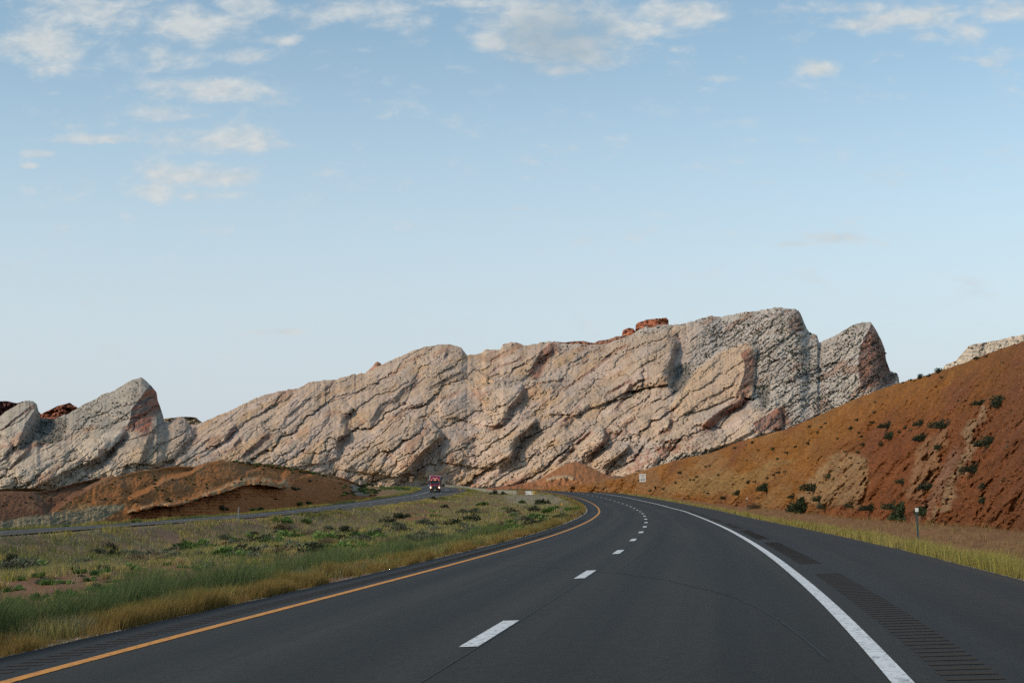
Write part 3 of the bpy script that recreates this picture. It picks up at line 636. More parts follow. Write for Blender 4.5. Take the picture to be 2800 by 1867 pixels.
knob('red_rock_outcrop', [(1001,1018),(1010,1010),(1020,1001),(1026,992),(1031,989),(1039,992),(1045,999),(1050,1003)], [(1001,1024),(1050,1010)], 760, (.38, .20, .13), 'small reddish knob poking above the pale slope', .9, 40, 2)
knob('red_rock_outcrop', [(100,1140),(108,1133),(128.6,1124),(150,1113),(165,1107),(178,1104.5),(190,1100.5),(200,1107),(212,1114),(230,1122)], [(100,1165),(230,1150)], 720, (.23, .085, .052), 'red rock fin between the two leftmost pale peaks', 1.2, 50, 5, ang=.5)
knob('dark_rock_ridge', [(-700,1330),(-500,1220),(-300,1120),(-120,1095),(0,1096.6),(20,1097),(46,1102),(62,1097),(80,1100),(95,1112),(120,1140)], [(-700,1345),(-500,1340),(-120,1260),(120,1180)], 900, (.10, .045, .04), 'dark purple-red ridge behind the leftmost pale peak', 1.6, 60, 6)
knob('mesa', [(440,1146),(452,1144),(490,1139.5),(520,1139),(536,1141),(545,1149),(556,1156),(575,1166)], [(440,1185),(575,1185)], 1100, (.30, .22, .14), 'distant flat-topped brown mesa in the gap between pale peaks', 1.2, 50, 5, ang=0)
knob('rock_outcrop', [(2560,1022),(2577.7,1007),(2586.6,996),(2613,987),(2626,972),(2640,957),(2649,945),(2680,938),(2725,931),(2750,925),(2769.6,919),(2785,919),(2800,913),(2900,900),(3050,895),(3300,960),(3700,1150),(4000,1330)], [(2560,1345),(4000,1345)], 330, (.52, .43, .33), 'pale cracked rock crest above the top right of the orange hill', 1.4, 260, 2.2, dep=20, rec=190)

# ---- orange road-cut hill on the right
HT = [(1380,1334),(1460,1331),(1560,1326),(1610,1321),(1660,1312),(1700,1306),(1734,1292),(1796,1274),(1861,1255),(1937,1240),(1987,1221),(2025,1205.5),(2082.6,1192),(2147.6,1173),(2197,1154),(2274,1119.4),(2350,1085),(2419,1060),(2457,1047),(2502,1036),(2568.8,1015),(2635.7,991.5),(2725,958),(2800,933.5),(2950,885),(3300,800),(4000,760),(5000,860),(6000,1150),(6600,1330)]
hl_foot = lambda px: pl(px, [(1380,490),(1450,420),(1560,345),(1660,318),(1740,290),(1800,254),(1900,208),(2000,170),(2100,141),(2200,117),(2350,92),(2500,75),(2650,63),(2800,54),(3000,44),(3300,36),(4000,29),(5000,25),(6600,21)])
def hl_bot(px):
    D = hl_foot(px); rx, _ = ray(px, px * 0 + 1340); z = Hg(rx * D, D, False) - .8; return proj(rx * D, D, z)[1]
def hl_ridge(px, py): k = (1336.8 - py) / F; D = hl_foot(px); return np.minimum((D + 3.2) / np.clip(1 - 2 * k, .4, 2), D * 1.8)
CREAM = crop(2100, 900, 2.24, [(1325,480),(1240,620),(1225,740),(1180,850),(1115,960),(1080,1060),(1000,1150)])
YELP = [crop(2100,900,2.24,[(400,770),(470,750),(600,780),(612,900),(590,1000),(560,1080),(330,1090),(180,1050),(230,950),(310,860)]),
        crop(2100,900,2.24,[(920,700),(1060,600),(1120,600),(1060,760),(1060,850),(1000,930),(960,1060),(850,1040),(830,960),(900,850)]),
        c4((560,1290),(700,1260),(860,1290),(1060,1200),(1250,1180),(1000,1330),(830,1440),(500,1450),(300,1400))]
def hl_relief(px, py, v, D):
    a = px * .82 - py * -.57; b = px * .57 + py * -.82 * -1      # b grows down-right: rills run down-left
    s = D / 70; q = px * .78 + py * .62; r = -px * .62 + py * .78
    n = -1.5 * ridged(q * .010, r * .0030, 4, 301) + .55 * fbm(q * .03, r * .012, 4, 305) * 1.5 + .2 * fbm(px * .12, py * .16, 3, 309)
    yp = 0
    for P_ in YELP[:2]: yp = np.maximum(yp, sst(-8, 14, poly_mask(px, py, P_)))
    n = n - 1.2 * yp + .9 * yp * fbm(q * .06, r * .03, 3, 311)
    d, sd, par, ov = seg_field(px, py, CREAM); n = n - .4 * np.exp(-(d / 18) ** 2) + .8 * np.exp(-(d / 30) ** 2) * fbm(px * .08, py * .08, 3, 313)
    n = n + .45 * ridged(q * .05, r * .02, 4, 341) * -1 + .16 * fbm(px * .3, py * .4, 2, 343)
    return n * s * .78 * sst(0, .08, v) * (1 - .8 * sst(.9, 1, v))
def hl_color(px, py, v, D, X, Z):
    q = px * .78 + py * .62; r = -px * .62 + py * .78
    w = 16 * fbm(px * .02, py * .02, 3, 320) + 7 * fbm(px * .09, py * .09, 3, 322)
    c = np.broadcast_to(np.array((.40, .165, .036)), px.shape + (3,))
    c = mixc(c, (.40, .205, .085), sst(-.2, .5, fbm(q * .008, r * .02, 4, 321)) * .7 * sst(2500, 1900, px))
    c = mixc(c, (.27, .082, .030), sst(2230, 2420, px + w * 2 + (py - 1200) * .5) * sst(1050, 1230, py + (2800 - px) * -.12 + 60) * .8)
    c = mixc(c, (.22, .085, .036), sst(2450, 2850, px) * .7)
    c = mixc(c, (.27, .10, .045), sst(.12, .5, fbm(q * .012, r * .004, 4, 323)) * .7)
    c = mixc(c, (.46, .27, .115), sst(.2, .6, fbm(q * .016, r * .006, 4, 325)) * .6 * sst(2500, 2200, px))
    for P_, cc in zip(YELP, ((.47, .29, .14), (.42, .22, .11), (.45, .27, .10))):
        pm = poly_mask(px + w, py + w * .6, P_); c = mixc(c, cc, sst(-6, 9, pm) * (.75 + .3 * fbm(q * .05, r * .02, 3, 327)).clip(0, 1))
    d, sd, par, ov = seg_field(px + w * .9, py + w * .5, CREAM)
    wd = pl(par, [(0, 9), (.2, 16), (.5, 18), (.75, 26), (1, 10)]); c = mixc(c, (.46, .30, .17), sst(wd * 1.3, wd * .2, d + 16 * fbm(px * .05, py * .05, 4, 329)) * .75)
    c = mixc(c, (.42, .25, .17), sst(22, 5, np.abs(sd - 30 + w)) * (d < 60) * sst(.3, .5, par) * .5)
    fine = fbm(px * .12, py * .16, 4, 331, .7); sp = perlin(px * .22, py * .25, 333)
    c = c * (1 + .42 * fine)[..., None] * (1 + .22 * fbm(q * .05, r * .015, 4, 345))[..., None]
    c = mixc(c, (.30, .17, .085), sst(.10, .0, v) * .8)
    return c * .50
hill, HD = sheet('hill', 1380, 6600, 2.0, lambda p: pl(p, HT), hl_bot, 260, hl_foot, hl_ridge, hl_relief, hl_color, M_SOIL, (2.2, .05), 30)
tag(hill, 'steep orange and red road-cut hillside on the right')

# ---- orange cone at the foot of the ridge
KT = [(1330,1334),(1400,1328),(1440,1320),(1468,1313),(1497.6,1296.7),(1527,1279),(1551,1267),(1569,1262.4),(1584,1264),(1616.7,1277),(1646,1292),(1665,1300),(1706,1302),(1760,1312),(1800,1325)]
def k_rel(px, py, v, D):
    d = seg_field(px, py, c6((1000,1450),(1060,1430),(1180,1420),(1230,1440)))
    return (-1.0 * ridged(px * .015, py * .006, 4, 401) * 2 + 2.5 * fbm(px * .05, py * .05, 4, 402) - 3 * np.exp(-(d[0] / 5) ** 2)) * sst(0, .1, v)
def k_col(px, py, v, D, X, Z):
    c = np.broadcast_to(np.array((.40, .17, .07)), px.shape + (3,)); c = mixc(c, (.33, .12, .055), sst(1320, 1333, py) * .7)
    d = seg_field(px, py, c6((1000,1450),(1060,1430),(1180,1420),(1230,1440)))[0]; c = mixc(c, (.52, .34, .2), sst(7, 2, d + 3 * fbm(px * .1, py * .1, 2, 5)))
    c = mixc(c, (.20, .15, .09), sst(1650, 1690, px) * .75)
    return c * (1 + .3 * fbm(px * .1, py * .12, 4, 403))[..., None] * .75
tag(sheet('hill', 1330, 1800, 1.5, lambda p: pl(p, KT), lambda p: p * 0 + 1342, 70, lambda p: p * 0 + 450, lambda p, q: 455 + (1340 - q) * .5, k_rel, k_col, M_SOIL, (1.2, .08), 25)[0], 'small orange cone-shaped hill at the foot of the pale ridge')

# ---- reddish mounds beyond the opposite road on the left
def edge_dist(px, R, t):
    x, y, z = R.at(R.S, t); u = proj(x, y, z)[0]; m = (y > 8); u, yy = u[m], y[m]; k = int(np.argmax(u)); return np.interp(px, u[:k + 1], yy[:k + 1])
LT = [(-1000,1350),(-600,1340),(-350,1330),(-200,1343),(0,1342.7),(46,1342.7),(107,1344),(147,1336.6),(202,1320),(275,1304.5),(330,1301),(380,1286),(428,1281.5),(477,1274),(535,1275),(566,1264.7),(597,1258.5),(643,1260),(687,1266.7),(738,1269),(796,1279),(840,1286),(877.6,1294.6),(901,1296),(942,1308),(969,1318),(993,1330),(1030,1340)]
ml_foot = lambda px: edge_dist(px, B, TB0 - 3.0)
def ml_bot(px):
    D = ml_foot(px); rx, _ = ray(px, px * 0 + 1340); return proj(rx * D, D, Hg(rx * D, D, False) - .5)[1]
def ml_ridge(px, py): k = (1336.8 - py) / F; return (ml_foot(px) + 10) / np.clip(1 - 3.2 * k, .4, 2) + 12
LEDGE = crop(400, 1300, 3.36, [(-180,380),(-160,330),(-60,300),(0,290),(100,262),(180,262),(250,262),(370,228),(450,208),(520,178),(640,145),(760,98),(870,52),(960,44),(1100,50),(1220,72),(1300,60)])
SPUR = [c2((480,1375),(640,1260),(800,1170),(1000,1060)), c2((1180,1250),(1320,1200),(1480,1100),(1700,1040),(1860,930)), c5((520,1160),(640,1130),(760,1190)), c5((960,1195),(1100,1170),(1240,1230),(1400,1300))]
def ml_relief(px, py, v, D):
    n = .8 * fbm(px * .02, py * .03, 4, 501) + .42 * fbm(px * .09, py * .1, 4, 503, .65)
    for P_, am in zip(SPUR, (9, 7, 4, 5)):
        d, sd, par, ov = seg_field(px + 4 * fbm(px * .03, py * .03, 2, 505), py, P_)
        n = n + am * np.where(sd < 0, sst(0, 16, d), -.6 * np.exp(-d / 50) + .6) * np.exp(-(ov / 14) ** 2) * np.exp(-d / 70) * .8
    d, sd, par, ov = seg_field(px, py + 2.2 * fbm(px * .07, px * 0, 3, 507), LEDGE); d = d + 1.5 * (worley(px / 14, py / 14, 613)[2] - .5)
    pr = sst(0, .06, par) * sst(0, .05, 1 - par) * np.exp(-(ov / 5) ** 2) * (.75 + .5 * sst(-.2, .2, perlin(px * .035, px * 0 + .5, 509)))
    capn = pl(par, [(0, 4), (.5, 7), (.7, 15), (1, 13)]) * (.75 + .5 * worley(px / 47 + .4 * fbm(px * .03, py * .03, 3, 9), px * 0 + .5, 611)[2])
    n = n + np.where(sd > 0, -1.6 * sst(capn + 2.5, capn, d) + 1.2 * sst(capn, capn + 3, d) * np.exp(-d / 26), -.9 * np.exp(-d / 8) + 1.5 * (1 - np.exp(-d / 8)) * np.exp(-d / 20)) * pr * 1.9
    n = n + .7 * (sd > capn) * (d < 42) * pr * np.sin(py * .75 + 2 * fbm(px * .02, py * .03, 2, 511)) * .6
    return n * sst(0, .06, v) * (1 - .6 * sst(.93, 1, v)) * (D / 150)
def ml_color(px, py, v, D, X, Z):
    w = 6 * fbm(px * .03, py * .03, 3, 520)
    c = np.broadcast_to(np.array((.39, .155, .044)), px.shape + (3,))
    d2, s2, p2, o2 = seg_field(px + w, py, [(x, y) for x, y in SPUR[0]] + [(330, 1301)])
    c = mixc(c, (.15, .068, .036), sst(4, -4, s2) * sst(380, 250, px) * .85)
    c = mixc(c, (.27, .15, .07), sst(-.1, .5, fbm(px * .015, py * .03, 3, 521)) * .5)
    g = poly_mask(px + w, py + w * .5, crop(0, 1380, 5.88, [(-400,330),(0,270),(330,200),(850,130),(1200,60),(1700,-5),(2050,-10),(1900,120),(1700,220),(1300,330),(0,430),(-400,460)]))
    c = mixc(c, (.37, .29, .16), sst(-3, 4, g) * .9); c = mixc(c, (.13, .12, .08), sst(-3, 4, g) * sst(.12, .2, perlin(px * .03, (py + px * .28) * .22, 523)) * .7)
    g2 = poly_mask(px + w, py, crop(0, 980, 3.267, [(640,1340),(720,1300),(800,1300),(790,1340),(690,1370),(600,1370)])); c = mixc(c, (.42, .24, .09), sst(-4, 4, g2) * .8)
    d, sd, par, ov = seg_field(px, py + 2.2 * fbm(px * .07, px * 0, 3, 507), LEDGE); capn = pl(par, [(0, 4), (.5, 7), (.7, 15), (1, 13)]) * (.75 + .5 * worley(px / 47 + .4 * fbm(px * .03, py * .03, 3, 9), px * 0 + .5, 611)[2])
    on = np.exp(-(ov / 5) ** 2); low = (sd > 0) * on * sst(150, 60, d)
    c = mixc(c, (.44, .15, .042), np.maximum(low * .9, sst(1312, 1328, py + 10 * (px > 700) + w) * sst(660, 760, px) * sst(980, 900, px) * .9))
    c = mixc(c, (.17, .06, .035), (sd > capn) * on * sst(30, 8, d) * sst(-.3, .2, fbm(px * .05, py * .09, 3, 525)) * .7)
    c = mixc(c, (.44, .28, .14), (sd > -4 - 5 * (par > .6)) * sst(capn + 1.5, capn - 1, np.where(sd > 0, d, d * .8)) * on * sst(-.35 + .3 * (par < .5), .15, fbm(px * .06, py * .1, 3, 527)))
    c = mixc(c, (.42, .20, .06), (sd > capn * .5) * (d < capn + 6) * on * sst(0, .3, fbm(px * .04, py * .06, 3, 529)) * .5)
    gp = poly_mask(px, py, crop(900, 1320, 5.88, [(340,30),(420,10),(560,60),(660,190),(560,215),(440,200),(360,110)])); c = mixc(c, (.36, .31, .24), sst(-2, 3, gp) * (.85 + .3 * np.sin((px * 1.2 + py) * .7)).clip(0, 1))
    sp = perlin(px * .3, py * .33, 533)
    return c * (1 + .35 * fbm(px * .13, py * .17, 4, 531, .7))[..., None] * .80
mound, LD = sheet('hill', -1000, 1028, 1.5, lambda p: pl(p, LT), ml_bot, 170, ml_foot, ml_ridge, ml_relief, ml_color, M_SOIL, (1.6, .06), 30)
tag(mound, 'low orange-brown mounds with a cream sandstone ledge left of the far road')

def on_sheet(SD, px, py):
    PX, PY, X, Y, Z, pxs, tp, bt = SD
    j = int(np.argmin(np.abs(pxs - px))); i = int(np.clip(np.argmin(np.abs(PY[:, j] - py)), 1, PX.shape[0] - 1))
    return float(X[i, j]), float(Y[i, j]), float(Z[i, j])

# ------------------------------------------------------------------ vegetation
def blades(x, y, z, h, w, col, lean=.35, seed=1, up=None):
    """one bent blade per point; returns vertices, faces, colours"""
    r = np.random.default_rng(seed); n = len(x); th = r.uniform(0, 2 * pi, n); ln = h * lean * r.uniform(.2, 1.4, n); la = r.uniform(0, 2 * pi, n)
    dx, dy = np.cos(th) * w / 2, np.sin(th) * w / 2; lx, ly = np.cos(la) * ln, np.sin(la) * ln
    p = lambda a, b, c: np.stack([a, b, c], -1)
    V = np.stack([p(x - dx, y - dy, z - .02), p(x + dx, y + dy, z - .02), p(x + dx * .7 + lx * .35, y + dy * .7 + ly * .35, z + h * .55), p(x - dx * .7 + lx * .35, y - dy * .7 + ly * .35, z + h * .55), p(x + lx, y + ly, z + h)], 1)
    i = np.arange(n)[:, None] * 5
    C = np.repeat(col[:, None, :], 5, 1).copy()
    return V.reshape(-1, 3), i + np.array([[0, 1, 2, 3]]), i + np.array([[3, 2, 4]]), C.reshape(-1, 3)
def grass_obj(name, parts, label):
    vs, q, t, c, n = [], [], [], [], 0
    for V, Q, T, C_ in parts: vs.append(V); q.append(Q + n); t.append(T + n); c.append(C_); n += len(V)
    o = link(name, np_mesh(name, np.vstack(vs), [np.vstack(q), np.vstack(t)], np.vstack(c)), M_GRASS); return tag(o, label, kind='stuff', cat='grass')
def along(R, n, s0, s1, near_bias=True, tfun=None, seed=0):
    r = np.random.default_rng(seed); u = r.uniform(0, 1, n)
    if near_bias: k = 14.; s = 1 / ((1 - u) / (s0 + k + 12) + u / (s1 + k + 12)) - k - 12
    else: s = s0 + (s1 - s0) * u
    return s, r
def jitcol(base, n, r, v=.25):
    b = np.asarray(base, float); 
    if b.ndim == 1: b = np.broadcast_to(b, (n, 3))
    return np.clip(b * r.uniform(1 - v, 1 + v, (n, 1)) * r.uniform(.93, 1.07, (n, 3)), 0, 1)
GOLD = (.29, .19, .062); STRAW = (.36, .295, .10); OLIVE = (.12, .13, .034); GREEN = (.07, .11, .035); YG = (.31, .265, .075); SAGE = (.17, .18, .115)
def clumped(s, t, sc_=1.0, seed=0): return fbm(s * .5 * sc_, t * .8 * sc_, 3, seed)
# tall golden verge left of the near road
s, r = along(A, 120000, -3, 420, True, seed=3)
t = TA0 - .3 - np.abs(r.normal(0, 1, len(s))) * (.62 + .35 * fbm(s * .13, s * 0, 3, 905))
cl = clumped(s, t, 1, 900); keep = r.uniform(0, 1, len(s)) < np.clip(.55 + 1.6 * cl, .06, 1); s, t = s[keep], t[keep]; cl = cl[keep]
x, y, _ = A.at(s, t); z = Hg(x, y); D = np.hypot(x, y); n = len(s)
h = (.11 + .13 * r.uniform(0, 1, n) + .24 * cl) * np.clip(.45 + (TA0 - t) / .7, .4, 1.1); w = np.maximum(.006, D * .00028) * r.uniform(.7, 1.4, n)
gmix = np.clip(.35 + .9 * fbm(s * .08, t * .5, 3, 901) + .22 * (TA0 - 1.3 - t), 0, 1)
col = jitcol(mixc(GOLD, OLIVE, gmix), n, r)
v1 = blades(x, y, z, h, w, col, .45, 5)
tag(grass_obj('roadside_grass', [v1], 'tall golden grass fringe along the yellow-line side of the near road'))
# green weeds behind the fringe, near
s, r = along(A, 60000, -3, 60, True, seed=13)
t = TA0 - 1.25 - r.uniform(0, 1, len(s)) ** 1.1 * 3.2
cl = fbm(s * .35, t * .7, 3, 910); keep = cl > .06 + .2 * sst(10, 50, s) + .35 * sst(TA0 - 3.2, TA0 - 4.2, t) ; s, t, cl = s[keep], t[keep], cl[keep]; x, y, _ = A.at(s, t); z = Hg(x, y); D = np.hypot(x, y); n = len(s)
col = jitcol(mixc((.075, .125, .05), (.16, .17, .06), np.clip(r.uniform(0, 1, n) * .8 + .2 * sst(20, 60, s), 0, 1)), n, r)
v2 = blades(x, y, z, .30 + .6 * np.clip(cl + .1, 0, .7) + .18 * r.uniform(0, 1, n), np.maximum(.009, D * .0003), col, .5, 6)
tag(grass_obj('green_weeds', [v2], 'band of deep green weeds behind the golden fringe at lower left'))
# right-hand verge
s, r = along(A, 100000, -12, 430, True, seed=23)
t = TA1 + .35 + np.abs(r.normal(0, 1, len(s))) * (.75 + .25 * fbm(s * .1, s * 0, 2, 920))
cl = clumped(s, t, 1.3, 921); keep = r.uniform(0, 1, len(s)) < np.clip(.45 + 2.0 * cl, .03, 1); s, t, cl = s[keep], t[keep], cl[keep]
x, y, _ = A.at(s, t); z = Hg(x, y); D = np.hypot(x, y); n = len(s)
col = jitcol(mixc(YG, STRAW, np.clip(.3 + 1.2 * fbm(s * .12, t, 2, 922) + .3 * r.uniform(-1, 1, n), 0, 1)), n, r)
v3 = blades(x, y, z, (.14 + .17 * r.uniform(0, 1, n) + .30 * cl) * np.clip(1.2 - (t - TA1) / 4, .4, 1), np.maximum(.006, D * .00028), col, .45, 7)
r = np.random.default_rng(29); num = 26000; s = 1 / r.uniform(1 / 330., 1 / 22., num) - 12; t = TA1 + r.uniform(2.6, 11, num); x, y, _ = A.at(s, t); cl = fbm(x * .55, y * .4, 3, 940); keep = (cl > .16); s, t, x, y, cl = [a[keep] for a in (s, t, x, y, cl)]; n = len(s)
v3b = blades(x, y, Hg(x, y), .10 + .25 * np.clip(cl, 0, .8) + .08 * r.uniform(0, 1, n), np.maximum(.007, np.hypot(x, y) * .0003), jitcol(mixc((.33, .23, .09), (.20, .14, .07), r.uniform(0, 1, n)), n, r), .6, 17)
tag(grass_obj('dry_grass', [v3b], 'thin dry brown grass tufts on the dirt strip below the orange hill'))
tag(grass_obj('roadside_grass', [v3], 'pale yellow-green grass strip along the right pavement edge'))
# verges of the far road
parts = []
for t0, sgn, num, c1, c2_, hh, sd in ((TB0 - .3, -1, 40000, YG, (.12, .15, .05), .30, 33), (TB1 + .3, 1, 26000, STRAW, OLIVE, .22, 34)):
    r = np.random.default_rng(sd); s = r.uniform(-70, 330, num); t = t0 + sgn * np.abs(r.normal(0, 1, num)) * 1.2
    x, y, _ = B.at(s, t); cl = fbm(s * .15, t * .5, 3, 930 + sd); keep = (cl > -.1) & (y > 20); s, t, x, y, cl = [a[keep] for a in (s, t, x, y, cl)]
    z = Hg(x, y); D = np.hypot(x, y); n = len(s); col = jitcol(mixc(c1, c2_, np.clip(.4 + 1.2 * fbm(s * .05, t * .1, 2, 931), 0, 1)), n, r)
    parts.append(blades(x, y, z, hh * (.5 + .7 * r.uniform(0, 1, n)) * (1 + cl), D * .00038, col, .5, sd))
tag(grass_obj('roadside_grass', parts, 'patchy grass along both edges of the opposite road'))
# median grass, sampled evenly in view
def median_pts(num, seed, x0=-160, x1=1700):
    r = np.random.default_rng(seed); u = r.uniform((x0 - 1400) / F, (x1 - 1400) / F, num); D = 1 / r.uniform(1 / 420, 1 / 12, num)
    D = np.where(r.uniform(0, 1, num) < .45, 1 / r.uniform(1 / 420, 1 / 45, num), D)
    x, y = u * D, D; sA, tA = A.near(x, y); sB, tB = B.near(x, y); k = (tA < TA0 - .6) & (tB > TB1 + .6); return x[k], y[k], tA[k], tB[k], r
x, y, tA, tB, r = median_pts(520000, 43, -700)
c1 = fbm(x * .12, y * .12, 4, 11); c2_ = fbm(x * .6, y * .6, 3, 21); bare = c1 + .35 * c2_ + .12 * (y < 60) + (.5 + .5 * (fbm(x * .5, y * .35, 3, 95) < .18)) * .6 * np.exp(-(((x + 11.5) / 6.) ** 2 + ((y - 41) / 18) ** 2) ** 2)
tuft = fbm(x * 1.1, y * 1.1, 2, 51)
gravel = sst(9, 5, tB - TB1) * (y < 150) + np.exp(-((y - 275) / 42) ** 4) * (x > -4)
pk = np.clip(.95 - bare * 1.5 + tuft * 1.5 - gravel * .35, 0.04, 1)
soilm = np.exp(-(((x + 12) / 7.) ** 2 + ((y - 41) / 19) ** 2) ** 3) * sst(-.25, .0, .22 - fbm(x * .35, y * .25, 3, 95)); pk = pk * (1 - .93 * soilm)
k = r.uniform(0, 1, len(x)) < pk; x, y, tuft, bare, tB = [a[k] for a in (x, y, tuft, bare, tB)]
n = len(x); D = np.hypot(x, y); z = Hg(x, y)
k1 = np.clip(.45 + .9 * fbm(x * .09, y * .06, 3, 53) + .45 * r.uniform(-1, 1, n) + .5 * tuft, 0, 1)
col = mixc(STRAW, (.135, .175, .038), k1); col = mixc(col, (.30, .24, .15), sst(.55, .9, r.uniform(0, 1, n))); col = mixc(col, (.42, .33, .06), (fbm(x * .3, y * .2, 2, 57) > .35) * .6); col = mixc(col, SAGE, (fbm(x * .4, y * .25, 2, 58) > .3) * .7)
v4 = blades(x, y, z, (.14 + .16 * r.uniform(0, 1, n) + .16 * np.clip(tuft, 0, 1)), np.maximum(.007, D * .00042) * r.uniform(.6, 1.4, n), jitcol(col, n, r, .3), .6, 8)
tag(grass_obj('median_grass', [v4], 'dry tan and olive bunch grass covering the median'))
print('grass', n)

def foliage_mesh(name, kind, seed, n):
    """shrub of unit radius: many small leaf blades in an uneven clumped crown"""
    r = np.random.default_rng(seed); cs = []
    nc = {'dark': 9, 'sage': 11, 'green': 10, 'dry': 8, 'juniper': 12, 'tuft': 1}[kind]
    for i in range(nc):
        a = r.uniform(0, 2 * pi); q = r.uniform(0, .68) ** .8; cs.append((q * cos(a), q * sin(a), r.uniform(.0, .5) * (1.05 - q), r.uniform(.22, .42)))
    cs = np.array(cs); k = r.integers(0, nc, n); d = r.normal(size=(n, 3)); d /= np.linalg.norm(d, axis=1)[:, None]; rad_ = cs[k, 3] * r.uniform(.35, 1.05, n) ** .7
    c = cs[k, :3] + d * rad_[:, None]; c[:, 2] = np.abs(c[:, 2]) * .95
    if kind in ('green', 'dry', 'sage'):
        base = r.normal(size=(n, 3)) * .12; base[:, 2] = 0; ax = c - base; ax /= np.linalg.norm(ax, axis=1)[:, None] + 1e-6
    else: ax = d * .6 + r.normal(size=(n, 3)) * .5; ax[:, 2] += .4; ax /= np.linalg.norm(ax, axis=1)[:, None]
    sd_ = np.cross(ax, r.normal(size=(n, 3))); sd_ /= np.linalg.norm(sd_, axis=1)[:, None] + 1e-6
    ll = {'dark': .11, 'sage': .13, 'green': .17, 'dry': .22, 'juniper': .10, 'tuft': .3}[kind] * r.uniform(.6, 1.4, n); ww = ll * {'dark': .45, 'sage': .3, 'green': .26, 'dry': .10, 'juniper': .5, 'tuft': .1}[kind]
    if kind == 'tuft':
        a = r.uniform(0, 2 * pi, n); q = r.uniform(0, .35, n); c = np.stack([q * np.cos(a), q * np.sin(a), np.zeros(n)], -1)
        ax = np.stack([np.cos(a) * q * 1.6, np.sin(a) * q * 1.6, np.ones(n)], -1) + r.normal(size=(n, 3)) * .22; ax /= np.linalg.norm(ax, axis=1)[:, None]; sd_ = np.cross(ax, r.normal(size=(n, 3))); sd_ /= np.linalg.norm(sd_, axis=1)[:, None]; ll = r.uniform(.5, 1.0, n); ww = np.full(n, .035)
    V = np.stack([c - sd_ * ww[:, None], c + sd_ * ww[:, None], c + ax * ll[:, None] + sd_ * ww[:, None] * .25, c + ax * ll[:, None] - sd_ * ww[:, None] * .25], 1).reshape(-1, 3)
    V[:, 2] = np.maximum(V[:, 2], 0)
    base = {'dark': (.040, .048, .026), 'sage': (.135, .145, .095), 'green': (.11, .18, .05), 'dry': (.20, .145, .085), 'juniper': (.045, .060, .028), 'tuft': (.42, .32, .14)}[kind]
    tone = r.uniform(.6, 1.4, nc)[k]; C_ = np.repeat((np.array(base) * (tone * r.uniform(.7, 1.3, n))[:, None] * r.uniform(.9, 1.1, (n, 3)))[:, None], 4, 1).reshape(-1, 3)
    return np_mesh(name, V, np.arange(len(V)).reshape(-1, 4), np.clip(C_, 0, 1))
M_STEM = simple('woody_stem', (.12, .085, .055), .9)
PROTO = {}
for kind, cnt, nn in (('dark', 4, 900), ('sage', 4, 1100), ('green', 3, 1000), ('dry', 2, 800), ('juniper', 3, 1500), ('tuft', 2, 260)):
    PROTO[kind] = []
    for i in range(cnt):
        me = foliage_mesh(kind + '_shrub_foliage', kind, 50 + i * 7 + len(kind), nn); me.materials.append(M_LEAF); PROTO[kind].append(me)
sm = MB(); rs = random.Random(4)
for i in range(7):
    a = i * .9; sm.tube((0, 0, -.12), (.35 * cos(a), .35 * sin(a), .38 + .15 * rs.random()), .035, .014, 5)
STEM = sm.build('stem', M_STEM); STEM_ME = STEM.data; bpy.data.objects.remove(STEM)
KINDN = {'dark': 'desert_shrub', 'sage': 'sagebrush', 'green': 'green_bush', 'dry': 'dry_bush', 'juniper': 'juniper_bush', 'tuft': 'grass_tuft'}
def shrub(kind, loc, rad_, label, group=None, big=False, flat=1.0, cat=None):
    me = random.choice(PROTO[kind]); rz = random.uniform(0, 6.28); nm = KINDN[kind]; fz = rad_ * flat * random.uniform(.85, 1.1)
    loc = (loc[0], loc[1], loc[2] - .06 * rad_)
    if big:
        o = empty(nm, loc, rz); f = bpy.data.objects.new('foliage', me); COL.objects.link(f); f.parent = o; f.scale = (rad_, rad_, fz)
        g = bpy.data.objects.new('stem', STEM_ME); COL.objects.link(g); g.parent = o; g.scale = (rad_, rad_, fz)
    else:
        o = bpy.data.objects.new(nm, me); COL.objects.link(o); o.location = loc; o.rotation_euler = (0, 0, rz); o.scale = (rad_, rad_, fz)
    tag(o, label, cat or ('grass tuft' if kind == 'tuft' else 'shrub'), group); return o
